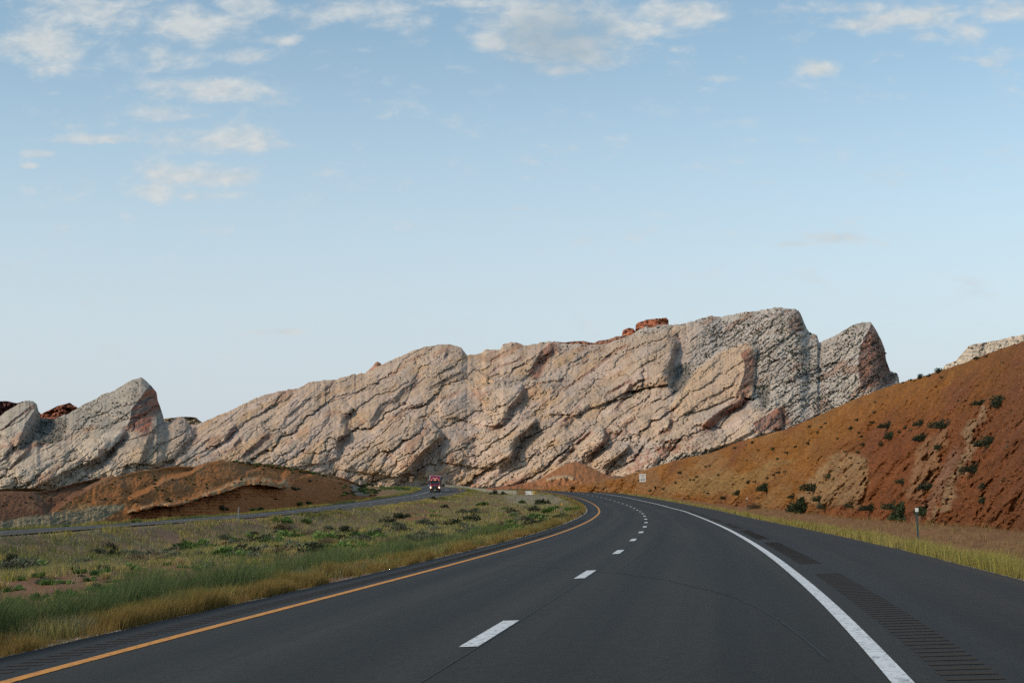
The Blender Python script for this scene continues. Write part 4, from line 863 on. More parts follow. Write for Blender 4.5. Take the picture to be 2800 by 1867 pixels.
# --- shrubs on the right hill: (px, py of base, width px, kind, label)
k3 = lambda x, y: (2100 + x / 2.24, 900 + y / 2.24)
k4 = lambda x, y: (1700 + x / 2.614, 800 + y / 2.614)
HS = [(*k3(285, 985), 44, 'dark', 'tall dark bush climbing the yellow patch on the orange hill, uppermost of its cluster'),
 (*k3(375, 910), 22, 'dark', 'small dark bush just right of the tall one on the yellow patch'),
 (*k3(320, 1050), 26, 'dark', 'narrow dark bush at the middle of the yellow patch above the big round bush'),
 (*k3(225, 1115), 62, 'juniper', 'largest round olive bush at the foot of the orange hill'),
 (*k3(350, 1095), 28, 'sage', 'grey-green bush hugging the right side of the largest round bush'),
 (*k3(155, 1030), 22, 'dark', 'small dark bush up and left of the largest round bush'),
 (*k3(520, 1090), 24, 'dark', 'dark bush at the hill foot midway between the round bush and the marker post'),
 (*k3(640, 1105), 40, 'dark', 'spreading dark bush left of the post on the red soil'),
 (*k3(780, 1100), 36, 'dark', 'dark round bush just above the widest black-green bush by the post'),
 (*k3(830, 1160), 66, 'juniper', 'widest black-green bush directly left of the nearest marker post'),
 (*k3(955, 1135), 42, 'juniper', 'dark bush directly right of the nearest marker post'),
 (*k3(830, 940), 24, 'dark', 'small dark bush halfway up, above the post'),
 (*k3(985, 975), 34, 'dark', 'leaning dark bush left of the cream streak, halfway up'),
 (*k3(1260, 870), 40, 'dark', 'dark bush on the right edge of the cream streak, lower one'),
 (*k3(1350, 715), 42, 'dark', 'dark bush on the right edge of the cream streak, upper one'),
 (*k3(950, 680), 36, 'dark', 'dark bush above the small yellow patch'),
 (*k3(1045, 735), 24, 'dark', 'small bush at the top tip of the small yellow patch'),
 (*k3(1080, 600), 44, 'dark', 'long dark bush high on the slope left of the cream streak'),
 (*k3(1405, 475), 44, 'dark', 'high dark bush right of the top of the cream streak'),
 (*k3(1310, 460), 32, 'dark', 'high dark bush left of the top of the cream streak'),
 (*k3(1330, 975), 26, 'dark', 'flat dark bush at the far right above the hill foot'),
 (*k3(1320, 1060), 20, 'dark', 'small bush low at the far right of the slope'),
 (*k3(735, 600), 34, 'dark', 'dark bush in the upper middle of the orange slope'),
 (*k3(755, 665), 38, 'dark', 'dark bush just below another in the upper middle of the slope'),
 (*k3(935, 590), 24, 'dark', 'short dark bush up the slope between two larger ones'),
 (*k3(700, 710), 18, 'dark', 'little bush below the upper-middle pair'),
 (*k3(125, 1140), 16, 'dry', 'dead brown bush lying left of the round bush at the hill foot'),
 (*k4(1035, 1415), 36, 'juniper', 'dark green bush in the left centre of the orange hill foot'),
 (*k4(838, 1445), 20, 'dark', 'small bush left of the dark green bush at the left hill foot'),
 (*k4(740, 1475), 18, 'dark', 'low bush on the dirt strip left of the second marker post'),
 (*k4(990, 1545), 34, 'dry', 'dark dead brush lying on the dirt strip right of the second marker post'),
 (*k4(1225, 1465), 22, 'dark', 'dark bush on the yellow slope left of the round bush')]
for (px, py, wpx, kd, lb) in HS:
    x, y, z = on_sheet(HD, px, py); rad_ = wpx * y / F / 2 * 1.9
    shrub(kd, (x, y, z), rad_, lb, None, True, 1.0)
small = [(422,1290,12),(245,1400,12),(210,1420,9),(305,1405,9),(385,1365,12),(545,1320,9),(525,1340,9),(490,1340,7),(605,1245,8),(630,1240,8),(695,1305,7),(910,1360,12),(955,1355,8),(1045,1330,16),(1095,1305,12),(1130,1290,14),(1170,1280,8),(1025,1375,14),(815,1112,8),(935,1078,9),(1085,1125,9),(1185,1145,11),(1250,1105,11),(1340,1080,12),(1120,1190,9),(1605,1140,10),(1640,1185,9),(1700,1145,14),(1725,1090,12),(1465,935,9),(1545,1045,7),(1350,960,9),(1400,1000,9),(1640,975,14),(1690,915,14),(1800,930,14),(1815,860,10),(1700,1005,10),(1720,1030,8),(1860,1075,12),(2030,975,12),(1980,1000,9),(1430,965,7),(650,980,7)]
for (cx, cy, wp) in small:
    px, py = k4(cx, cy); x, y, z = on_sheet(HD, px, py)
    shrub('dark', (x, y, z), (wp / 2.614 + 4) * y / F * 1.25, 'small dark shrub dotted on the left half of the orange slope', 'small shrubs on the orange slope')
rr = random.Random(9)
for i in range(56):
    px = rr.uniform(1850, 2800); top_ = pl(px, HT); py = top_ + rr.uniform(.06, .9) * (1440 - top_); x, y, z = on_sheet(HD, px, py)
    shrub(rr.choice(['dark', 'dark', 'dry', 'sage']), (x, y, z), rr.uniform(3, 8) * y / F, 'tiny shrub scattered on the orange and red slope', 'tiny shrubs on the orange slope')
for (cx, cy, wp) in [(830,328,10),(880,315,12),(935,300,22),(990,290,14),(1045,268,26),(1070,295,12),(1285,180,18),(1340,168,14),(900,318,8)]:
    px, py = k3(cx, cy); x, y, z = on_sheet(HD, px, max(py, pl(px, HT) + 2)); shrub('dark', (x, y, z), wp * y / F * .75, 'dark shrub on the skyline of the orange hill', 'shrubs along the skyline of the orange hill')
# --- shrubs on the left mounds
for i in range(120):
    px = rr.uniform(0, 960); top_ = pl(px, LT); py = top_ + rr.uniform(.04, .8) * (1400 - top_)
    if py > 1402 or (px > 590 and py > 1330 and rr.random() < .7): continue
    x, y, z = on_sheet(LD, px, py); shrub('dark', (x, y, z), rr.uniform(4, 7.5) * y / F, 'small dark shrub on the orange-brown mounds beyond the far road', 'shrubs on the mounds')
for (px, py, wp, kd, lb) in [(461, 1370, 18, 'juniper', 'round dark bush above the left end of the cream ledge'), (424, 1313, 12, 'dark', 'upper of two stacked dark bushes left on the mound'), (425, 1325, 13, 'dark', 'lower of two stacked dark bushes left on the mound'),
        (805, 1338, 30, 'dark', 'dark bush beside the right end of the cream ledge'), (845, 1316, 16, 'dark', 'dark bush on the crest right of the cream ledge'), (608, 1394, 24, 'dark', 'dark bush on the red bank above the far road post'), (816, 1380, 24, 'green', 'olive bush at the foot of the red mound'), (842, 1378, 22, 'green', 'right one of two olive bushes at the foot of the red mound'), (690, 1398, 30, 'green', 'bright green bush right of the pale far road post'), (712, 1396, 26, 'green', 'second bright green bush right of the pale far road post')]:
    x, y, z = on_sheet(LD, px, py); shrub(kd, (x, y, z), wp * y / F * .75, lb, None, True, .9)
for i in range(56):
    u = i / 55; px = 640 + 245 * u + rr.uniform(-5, 5); py = pl(px, LT) + rr.uniform(1, 9 if u > .1 else 4); x, y, z = on_sheet(LD, px, py)
    shrub('green' if rr.random() < .4 else 'dark', (x, y, z), rr.uniform(5, 9) * y / F, 'dark green brush lining the crest of the right-hand mound', 'brush along the mound crest')
for i in range(46):
    px = rr.uniform(930, 1010); py = rr.uniform(1325, 1356); 
    if py < 1318 + (1010 - px) * .05: continue
    x, y, z = on_sheet(LD, min(px, 985), py); shrub('green' if rr.random() < .5 else 'dark', (x + rr.uniform(0, 4), y, z), rr.uniform(6, 10) * y / F, 'dense dark green brush at the right foot of the mound', 'brush at the mound foot')
for i in range(36):
    px = rr.choice([rr.uniform(0, 330), rr.uniform(240, 560), rr.uniform(-20, 130)]); py = 1446 - px * .055 - rr.uniform(0, 6)
    D_ = float(edge_dist(px, B, TB0 - 1.2)); dx, _ = ray(px, py); x, y = float(dx) * D_, D_; shrub('green', (x, y, float(Hg(np.array([x]), np.array([y]))[0])), rr.uniform(8, 15) * y / F, 'green roadside bush along the far edge of the opposite road', 'green bushes along the opposite road', flat=1.1)
for i in range(44):
    px = rr.uniform(1040, 1150); D_ = rr.uniform(410, 480); dx, _ = ray(px, 1335); x = float(dx) * D_; sB_, tB_ = B.near([x], [D_])
    if tB_[0] > TB0 - 2: continue
    shrub('green', (x, D_, float(Hg(np.array([x]), np.array([D_]))[0])), rr.uniform(5, 9) * D_ / F, 'light green bush inside the bend of the far road', 'light green bushes inside the far bend')
# --- median: individually noted ones
MS = [(278, 1572, 50, 'green', 'round deep green bush on bare red soil at the left'), (295, 1500, 44, 'dark', 'dark mounded bush near the upper left of the median'), (265, 1512, 34, 'sage', 'grey-green bush left of the dark mounded bush'),
 (650, 1480, 36, 'green', 'round bright green bush in the middle of the median, left one'), (683, 1470, 28, 'green', 'small bright green bush right of its round neighbour'), (745, 1488, 50, 'green', 'wide flat green bush in the median centre'),
 (355, 1515, 36, 'green', 'low green weed clump on the red soil'), (655, 1502, 30, 'green', 'low green clump below the round bright green bush'), (522, 1512, 26, 'green', 'small green clump above the bare red patch'), (350, 1560, 42, 'green', 'flat green clump on the bare red soil right of the round bush'),
 (566, 1548, 34, 'green', 'green clump on the right of the bare red patch'), (178, 1630, 46, 'green', 'spiky green bush behind the golden fringe, left one'), (295, 1620, 50, 'green', 'spiky green bush behind the golden fringe, right one'), (245, 1622, 40, 'green', 'spiky bush between two spiky green bushes'), (110, 1640, 40, 'green', 'thin green weed at far left on bare soil'), (28, 1545, 60, 'dark', 'dark brush at the left picture edge'),
 (1150, 1484, 66, 'sage', 'big rounded grey-green sagebrush near the verge of the bend'), (1065, 1487, 52, 'dry', 'brown dead brush left of the big rounded sagebrush'), (1060, 1430, 40, 'dark', 'dark sagebrush in the upper middle of the median'), (1098, 1415, 40, 'dark', 'dark brush clump above the middle of the median'),
 (1300, 1424, 44, 'dark', 'blackish brush clump in the median centre right'), (1397, 1403, 36, 'dark', 'dark green sagebrush below the reddish track'), (1352, 1352, 22, 'dark', 'dark bush near the guardrail posts'), (1375, 1352, 16, 'juniper', 'round dark bush right of the post line'),
 (1260, 1447, 34, 'sage', 'sagebrush left of the green verge of the bend'), (1430, 1425, 40, 'sage', 'sagebrush left of the orange-topped post'), (1470, 1418, 44, 'green', 'green bush cluster just left of the orange-topped post'), (1465, 1398, 36, 'dark', 'dark brush above the green bush cluster'), (1500, 1402, 36, 'green', 'bright green bush behind the orange-topped post'), (1485, 1378, 34, 'dark', 'dark brush at the inner edge of the bend'),
 (930, 1395, 16, 'dark', 'small dark bush on the edge of the opposite road'), (780, 1448, 34, 'sage', 'grey sagebrush in the left centre of the median'), (850, 1468, 56, 'dry', 'brown-grey brush mass in the median centre'), (990, 1480, 44, 'sage', 'pale grey-green sagebrush in the lower centre of the median')]
for (px, py, wp, kd, lb) in MS:
    x, y, z = hit(px, py); shrub(kd, (x, y, z), wp * y / F * .74, lb, None, True, 1.0)
cnt = 0
x, y, tA, tB, r = median_pts(6000, 77, -100, 1640)
dens = fbm(x * .05, y * .035, 3, 61) + .15 * sst(-1, 2, y / 40 - 2)
for i in range(len(x)):
    if cnt >= 400: break
    if tB[i] - TB1 < 4 and y[i] < 120: continue
    if dens[i] < -.10 + .1 * (y[i] < 45) or (250 < y[i] < 330 and x[i] > -6): continue
    z = float(Hg(x[i:i + 1], y[i:i + 1])[0]); near_ = y[i] < 60; kd = rr.choice(['green', 'green', 'sage', 'tuft'] if near_ else ['dark', 'sage', 'sage', 'green', 'dry', 'green', 'tuft'])
    lb = {'dark': 'dark brush clump growing among the dry grass of the median', 'sage': 'grey-green sagebrush growing among the dry grass of the median', 'green': 'small green weed clump scattered in the median', 'dry': 'brown dry bush among the median grass', 'tuft': 'straw-coloured grass tuft in the median'}[kd]
    shrub(kd, (x[i], y[i], z), rr.uniform(.18, .4) if near_ else (rr.uniform(.3, .55) if kd == 'tuft' else rr.uniform(.45, 1.25)), lb, {'dark': 'dark brush in the median', 'sage': 'sagebrush in the median', 'green': 'weed clumps in the median', 'dry': 'dry bushes in the median', 'tuft': 'grass tufts in the median'}[kd], flat=.8); cnt += 1
print('median shrubs', cnt)
# --- dark scrub specks growing all over the sandstone
PX, PY, X, Y, Z, pxs, tp, bt = MD
def scrub():
    r = np.random.default_rng(5); N_ = 75000; j = r.integers(0, PX.shape[1], N_); i = r.integers(6, PX.shape[0] - 3, N_); px, py = PX[i, j], PY[i, j]
    z_ = rough_zone(px, py); a, b = bedding(px, py)
    dn = .015 + .30 * z_ + .05 * sst(1250, 1500, px) + .03 * sst(900, 1250, px)
    cl = fbm(a * .012, b * .05, 3, 141); dn = dn * (1 + 4 * np.clip(cl, -.2, 1)) + .5 * sst(1210, 1320, py) * .08
    for P_ in VALLEY: dn = np.where(poly_mask(px, py, P_) > 0, .5, dn)
    for P_ in (c6((240,500),(560,540),(740,560),(700,600),(400,600),(230,560)), c6((1060,260),(1400,200),(1560,190),(1500,260),(1290,360),(1170,400)), c4((60,690),(250,640),(340,600),(340,640),(200,680)), c4((480,900),(620,860),(700,800),(560,850)), c2((720,300),(1000,250),(1260,200),(1200,380),(980,640),(700,640))):
        dn = np.where(poly_mask(px, py, P_) > 0, np.maximum(dn, .22 * (.4 + 1.6 * np.clip(cl + .3, 0, 1))), dn)
    k = r.uniform(0, 1, N_) < dn; i, j = i[k], j[k]; c = np.stack([X[i, j], Y[i, j], Z[i, j]], -1); n = len(c)
    s_ = c[:, 1] / F * r.uniform(.9, 2.3, n) * (1 + .25 * z_[k]) * np.where(r.uniform(0, 1, n) < .12, 1.6, 1)
    o8 = np.array([(1, 0, 0), (0, 1, 0), (-1, 0, 0), (0, -1, 0), (0, 0, 1.), (0, 0, -.6)], float)
    V_ = c[:, None] + o8[None] * s_[:, None, None] * r.uniform(.6, 1.3, (n, 6, 1)) * np.array([1.15, 1, .9]); V_[:, :, 1] -= s_[:, None] * .5; V_[:, :, 2] += s_[:, None] * .3
    f8 = np.array([(0, 1, 4), (1, 2, 4), (2, 3, 4), (3, 0, 4), (1, 0, 5), (2, 1, 5), (3, 2, 5), (0, 3, 5)])
    f = (np.arange(n)[:, None, None] * 6 + f8[None]).reshape(-1, 3); C_ = np.repeat(jitcol((.045, .052, .036), n, r, .4)[:, None], 6, 1).reshape(-1, 3)
    print('scrub', n); return np_mesh('mountain_scrub', V_.reshape(-1, 3), f, C_)
tag(link('mountain_scrub', scrub(), M_LEAF), 'dark scrub dotted over the pale sandstone slopes', 'scrub', kind='stuff')
# --- stones and gravel on the slopes and verges
def stones(name, P_, size, colr, seed, label):
    r = np.random.default_rng(seed); n = len(P_); o8 = np.array([(1, 0, 0), (0, 1, 0), (-1, 0, 0), (0, -1, 0), (0, 0, .7), (0, 0, -.6)], float)
    V_ = P_[:, None] + o8[None] * size[:, None, None] * r.uniform(.5, 1.4, (n, 6, 1)); f8 = np.array([(0, 1, 4), (1, 2, 4), (2, 3, 4), (3, 0, 4), (1, 0, 5), (2, 1, 5), (3, 2, 5), (0, 3, 5)])
    f = (np.arange(n)[:, None, None] * 6 + f8[None]).reshape(-1, 3); C_ = np.repeat(jitcol(colr, n, r, .35)[:, None], 6, 1).reshape(-1, 3)
    return tag(link(name, np_mesh(name, V_.reshape(-1, 3), f, C_), M_SOIL), label, 'stones', kind='stuff')
r = np.random.default_rng(8); PXh, PYh, Xh, Yh, Zh = HD[:5]; nj = int((pxs < 0).sum() * 0 + (HD[5] < 2900).sum()); j = r.integers(0, nj, 5200); i = r.integers(10, PXh.shape[0] - 3, 5200)
ch = mixc((.30, .13, .06), (.50, .34, .20), (r.uniform(0, 1, 5200) < .3).astype(float)); szs = Yh[i, j] / F * r.uniform(.5, 1.7, 5200)
stones('stones', np.stack([Xh[i, j], Yh[i, j], Zh[i, j]], -1), szs, ch, 81, 'loose stones littering the orange road-cut slope')
s, r = along(A, 9000, -2, 200, True, seed=83); sd_ = r.uniform(0, 1, 9000) < .5; t = np.where(sd_, TA0 - .02 - np.abs(r.normal(0, .22, 9000)), TA1 + .03 + np.abs(r.normal(0, .25, 9000))); x, y, _ = A.at(s, t)
stones('gravel', np.stack([x, y, Hg(x, y) + .01], -1), np.maximum(.012, np.hypot(x, y) * .0003) * r.uniform(.6, 1.6, 9000), (.26, .24, .21), 84, 'loose gravel along both pavement edges of the near road')

# ------------------------------------------------------------------ made things
M_STEEL = simple('galvanised_steel', (.20, .215, .215), .55, .6); M_DGREEN = simple('dark_green_post_paint', (.055, .085, .080), .5); M_PLATE = simple('white_reflector', (.72, .70, .66), .4)
M_AMBER = simple('amber_reflector', (.70, .34, .03), .35); M_SIGNW = simple('white_sign_sheeting', (.84, .84, .82), .45, var=.03); M_BLK = simple('black_lettering', (.02, .022, .025), .5); M_DARKP = simple('dark_steel', (.05, .055, .055), .6)
M_CONC = simple('pale_concrete', (.52, .52, .50), .85); M_RUST = simple('rusted_steel', (.23, .105, .045), .85, var=.3); M_YS = simple('yellow_sheeting', (.68, .46, .08), .4); M_WOOD = simple('weathered_wood', (.27, .18, .11), .9); M_PWOOD = simple('pale_post', (.50, .47, .38), .85)
def post(px, pyb, hgt, label, group=None, mat=None, plate=None, lean=0., w=.062, base=None, cat='marker post'):
    x, y, z = base if base else hit(px, pyb)
    o = empty('marker_post', (x, y, z)); tag(o, label, cat, group); m = MB()
    # flanged U-channel post
    m.box((0, 0, hgt / 2 - .15), (w * .45, w * .3, hgt + .3)); m.box((-w * .38, -.012, hgt / 2 - .15), (w * .28, w * .2, hgt + .3)); m.box((w * .38, -.012, hgt / 2 - .15), (w * .28, w * .2, hgt + .3))
    m.build('post', mat or M_DGREEN, o)
    if plate:
        pm, pw, ph = plate; q = MB(); q.box((0, -.04, hgt - ph / 2 + .02), (pw, .012, ph)); q.build('reflector_plate', pm, o, bevel=.004)
    o.rotation_euler = (0, lean, 0); return o
def nearA(px, py, t):   # place on the verge beside road A where the sight line px crosses offset t
    D_ = hit(px, py)[1]; return hit(px, py)
post(2512, 1497, 1.22, 'nearest marker post with white square plate beside the right shoulder', plate=(M_PLATE, .105, .125), lean=-.03)
post(2043, 1396, 1.2, 'grey-green marker post with small white top, second from the right', plate=(M_PLATE, .10, .13))
post(1866, 1371, 1.15, 'thin grey marker post on the right verge, third from the right', mat=M_STEEL, plate=(M_PLATE, .08, .08))
post(1738, 1352.5, 1.1, 'far marker post with white top just left of the speed limit sign', mat=M_WOOD, plate=(M_PLATE, .14, .14))
post(1535.5, 1409, 1.2, 'median marker post with amber reflector inside the bend', plate=(M_AMBER, .14, .2), mat=M_STEEL)
post(1557, 1380, 1.2, 'thin weathered stake behind the amber-topped median post', mat=M_WOOD, w=.05)
post(1515.5, 1357.5, 1.25, 'dark marker post at the right end of the gravel crossover', mat=M_DARKP, plate=(M_DARKP, .14, .3))
post(1458.5, 1342.5, .9, 'short dark post behind the striped marker', mat=M_DARKP, w=.1)
post(1414.5, 1345, 1.1, 'dark post at the left of the rusty rail end', mat=M_DARKP, w=.12)
post(1122.5, 1372, 1.5, 'dark slim post at the near edge of the opposite road', mat=M_DARKP, w=.09)
post(1257, 1354.5, 1.35, 'marker post with brown top at the outer bend of the opposite road', mat=M_DARKP, plate=(M_RUST, .18, .5))
post(650, 1429, 1.25, 'pale grey leaning marker post by the opposite road', mat=M_STEEL, lean=.04, w=.10)
def at_edge(px, t, R=B):
    D_ = float(edge_dist(px, R, t)); dx, _ = ray(px, 1380); x = float(dx) * D_; return x, D_, float(Hg(np.array([x]), np.array([D_]))[0])
post(140.7, 1442, 1.3, 'dark marker post on the far verge of the opposite road at the left', base=at_edge(140.7, TB0 - 1), mat=M_DARKP, w=.10)
post(1069, 1358, 1.3, 'thin brown stake on the grass inside the far road bend, left one', base=at_edge(1069, TB0 - 1.2), mat=M_WOOD, w=.07)
post(1129.7, 1343, 1.2, 'thin brown stake on the grass inside the far road bend, right one', base=at_edge(1125, TB0 - 4), mat=M_WOOD, w=.1)
for k_, (px, py, hp) in enumerate([(475, 1344, 18), (481.6, 1321, 16), (489, 1300, 9), (542.6, 1294, 12), (548, 1274, 9)]):
    x, y, z = on_sheet(LD, px, py); o = MB(); hh = hp * y / F; o.tube((0, 0, -.2), (0, 0, hh), .03, .025, 6)
    if k_ == 0: o.tube((-.05, 0, hh * .62), (.32, 0, hh * .6), .02, .02, 5)
    q = o.build('stake', M_DARKP, loc=(x, y, z)); tag(q, 'thin dark stake standing on the left mound', 'stake', 'stakes in a line over the mound')

def text(body, size, mat, parent, loc, rot=(pi / 2, 0, 0), name='lettering', sx=1., bold=.0, align='CENTER', ext=.004):
    cu = bpy.data.curves.new(name, 'FONT'); cu.body = body; cu.size = size; cu.align_x = align; cu.align_y = 'CENTER'; cu.extrude = ext; cu.offset = bold; cu.space_character = 1.05
    o = bpy.data.objects.new(name, cu); COL.objects.link(o); dg = bpy.context.evaluated_depsgraph_get(); me = bpy.data.meshes.new_from_object(o.evaluated_get(dg)); bpy.data.objects.remove(o)
    q = link(name, me, mat, parent); q.location = loc; q.rotation_euler = rot; q.scale = (sx, 1, 1); return q
# speed limit sign
x, y, z = hit(1757.5, 1351); k_ = y / F
o = empty('speed_limit_sign', (x, y, z)); tag(o, 'white rectangular SPEED LIMIT 60 sign on a single steel post', 'road sign')
SW, SH = 17.6 * k_, 21.8 * k_; zc = (1351 - 1306.2) * k_
m = MB(); m.box((0, .05, zc / 2 + .05), (.07, .06, zc + .9)); m.build('post', M_STEEL, o)
m = MB(); m.box((0, 0, zc), (SW, .02, SH)); pn = m.build('panel', M_SIGNW, o, bevel=.008)
fr = MB()
for s_ in (-1, 1):
    fr.box((s_ * SW * .46, -.013, zc), (.02, .004, SH * .95)); fr.box((0, -.0135, zc + s_ * SH * .465), (SW * .93, .004, .02))
fr.build('border', M_BLK, pn)
text('SPEED', SH * .19, M_BLK, pn, (0, -.014, zc + SH * .32), bold=.004, sx=1.15); text('LIMIT', SH * .19, M_BLK, pn, (0, -.014, zc + SH * .125), bold=.004, sx=1.15); text('60', SH * .50, M_BLK, pn, (0, -.014, zc - SH * .22), bold=.014, sx=1.12)

# guardrail of pale posts along the inside of the far median
gx0, gx1 = np.array([.9, 326.]), np.array([-22.5, 482.])
g = empty('guardrail', (gx0[0], gx0[1], 0)); tag(g, 'long guardrail on closely set pale posts in the far median', 'guardrail')
pm = MB(); pm.box((0, 0, .35), (.16, .16, 1.0)); pme = None
def gz_(x, y): return float(Hg(np.array([x]), np.array([y]), False)[0])
rail = []; ang = math.atan2(gx1[1] - gx0[1], gx1[0] - gx0[0])
for k_ in range(62):
    u = k_ / 61; xx, yy = gx0 + (gx1 - gx0) * u; xx += 1.6 * sin(u * pi) ; zz = gz_(xx, yy); rail.append((xx, yy, zz))
    if pme is None: q = pm.build('post', M_PWOOD, g); pme = q.data
    else: q = bpy.data.objects.new('post', pme); COL.objects.link(q); q.parent = g
    q.location = (xx - gx0[0], yy - gx0[1], zz); q.rotation_euler = (0, 0, ang)
rm = MB()
for (a, b) in zip(rail[:-1], rail[1:]):
    for lo, hi, off in ((.50, .56, .17), (.56, .60, .15)):
        p0 = (a[0] - gx0[0] + off, a[1] - gx0[1]); p1 = (b[0] - gx0[0] + off, b[1] - gx0[1]); rm.add([(*p0, a[2] + lo), (*p1, b[2] + lo), (*p1, b[2] + hi), (*p0, a[2] + hi), (p0[0] + .01, p0[1], a[2] + lo), (p1[0] + .01, p1[1], b[2] + lo), (p1[0] + .01, p1[1], b[2] + hi), (p0[0] + .01, p0[1], a[2] + hi)], [(0, 1, 2, 3), (7, 6, 5, 4), (0, 4, 5, 1), (3, 2, 6, 7)])
rm.build('rail', M_STEEL, g)
# concrete barrier, rusty rail end, striped marker
def profile_barrier(name, x, y, z, ln, rz, mat, label, hgt=.86):
    o = empty(name, (x, y, z), rz); tag(o, label, 'barrier'); pr = [(-.30, 0), (-.30, .08), (-.14, .30), (-.08, hgt), (.08, hgt), (.14, .30), (.30, .08), (.30, 0)]
    m = MB(); m.loft([[(l_, a, b) for a, b in pr] for l_ in (-ln / 2, ln / 2)]); m.build('barrier_body', mat, o, bevel=.01)
    q = MB(); q.box((-ln / 2 + .25, -.13, .42), (.18, .06, .16)); q.build('drain_slot', M_DARKP, o); return o
D_ = 322; at_ = lambda px: float(ray(px, 1345)[0]) * D_
x0_, x1_ = at_(1438.5), at_(1456); y_ = D_; z_ = gz_((x0_ + x1_) / 2, y_) 
profile_barrier('concrete_barrier', (x0_ + x1_) / 2, y_, z_, x1_ - x0_ + .4, -.12, M_CONC, 'short white concrete barrier between the rusty rail end and the striped marker')
xr0, xr1 = at_(1419), at_(1437); o = empty('rail_end', ((xr0 + xr1) / 2, y_ - .8, gz_((xr0 + xr1) / 2, y_ - .8))); tag(o, 'rusty brown rail end on five short posts left of the white barrier', 'barrier')
wd = xr1 - xr0; m = MB(); m.box((0, 0, .50), (wd, .10, .36), taper=.94); m.build('rail', M_RUST, o, bevel=.015)
for k_ in range(5): m = MB(); m.box((-wd / 2 + .08 + k_ * (wd - .16) / 4, .03, .12), (.11, .11, .50)); m.build('leg', M_RUST, o)
for k_ in range(4): m = MB(); m.tube((-wd / 2 + .2 + k_ * (wd - .4) / 3, 0, .68), (-wd / 2 + .2 + k_ * (wd - .4) / 3, 0, .78), .05, .05, 6); m.build('bolt_head', M_RUST, o)
xm = at_(1459.3); ym = D_ - 4; o = empty('striped_marker', (xm, ym, gz_(xm, ym))); tag(o, 'black and yellow diagonally striped marker at the end of the barrier', 'road sign')
m = MB(); mw, mh = .62, .86
m.box((0, 0, .12 + mh / 2), (mw, .03, mh)); pn = m.build('panel', M_YS, o, bevel=.06)
sm_ = MB()
for k_ in range(3):
    zc_ = .30 + k_ * .26; sm_.add([(-mw * .40, -.02, zc_ + .22), (-mw * .40, -.02, zc_ + .34), (mw * .40, -.02, zc_ - .06), (mw * .40, -.02, zc_ - .18), (-mw * .40, -.028, zc_ + .22), (-mw * .40, -.028, zc_ + .34), (mw * .40, -.028, zc_ - .06), (mw * .40, -.028, zc_ - .18)], [(4, 5, 6, 7), (0, 3, 2, 1), (0, 1, 5, 4), (2, 3, 7, 6)])
sm_.build('stripes', M_BLK, pn)
m = MB()
for k_ in range(6):
    a0, a1 = pi / 2 + k_ * pi / 10, pi / 2 + (k_ + 1) * pi / 10
    m.tube((-.30 + .18 * cos(a0), .06, .62 + .33 * sin(a0)), (-.30 + .18 * cos(a1), .06, .62 + .33 * sin(a1)), .06, .06, 6)
m.tube((-.48, .06, .62), (-.50, .06, -.1), .06, .06, 6); m.build('curved_support', M_RUST, o)
# two signs seen from behind beside the far road
for px, pys, panels, lb in ((1063.5, 1331, [((1059, 1068), (1311, 1321))], 'single brown sign panel on a post beyond the far road bend'), (1123.5, 1332, [((1118.5, 1131), (1302.5, 1306)), ((1119.5, 1127.5), (1308.5, 1316.5))], 'two-panel brown sign on a tall post beyond the far road bend')):
    D2 = 425.; k_ = D2 / F; x = float(ray(px, 1330)[0]) * D2; z = gz_(x, D2); o = empty('brown_sign', (x, D2, z)); tag(o, lb, 'road sign')
    zt = lambda py: CAM[2] + float(ray(px, py)[1]) * D2 - z
    m = MB(); m.box((0, .05, zt(panels[0][1][0]) / 2), (.09, .09, zt(panels[0][1][0]))); m.build('post', M_WOOD, o)
    for (a, b), (c, d) in panels: m = MB(); m.box((((a + b) / 2 - px) * k_, 0, (zt(c) + zt(d)) / 2), ((b - a) * k_, .03, zt(c) - zt(d))); m.build('panel', M_WOOD, o, bevel=.01)

# ------------------------------------------------------------------ truck
def gloss(name, col, rough=.3, coat=.4):
    m = simple(name, col, rough, var=.06, scale=1.5); m.node_tree.nodes['Principled BSDF'].inputs['Coat Weight'].default_value = coat; return m
M_RED = gloss('maroon_truck_paint', (.17, .010, .028)); M_TBLK = simple('black_trim', (.012, .012, .014), .5); M_GLASS = gloss('windshield_glass', (.016, .022, .025), .08, .2); M_TRL = gloss('pale_trailer_skin', (.55, .55, .60), .4, .1)
M_HEAD = simple('lit_headlight', (1, .8, .6), .3, emit=(1., .62, .36), es=3.4); M_MARK = simple('lit_marker_lamp', (1, .4, .2), .3, emit=(1., .33, .12), es=2.2); M_TYRE = simple('tyre_rubber', (.014, .014, .014), .9); M_RIM = simple('wheel_rim', (.35, .35, .36), .35, .8); M_CHR = simple('chrome', (.5, .5, .52), .2, .9); M_LET = simple('pale_lettering', (.80, .62, .62), .5)
ts = 176.; tx, ty, tz = [float(a) for a in B.at(ts, -1.55)]; tth = float(np.interp(ts, B.S, B.T))
T = empty('truck', (tx, ty, tz + .01), -tth); T.rotation_euler = (0, 0, .046); tag(T, 'dark red semi truck with lit headlights coming round the bend of the opposite road', 'truck')
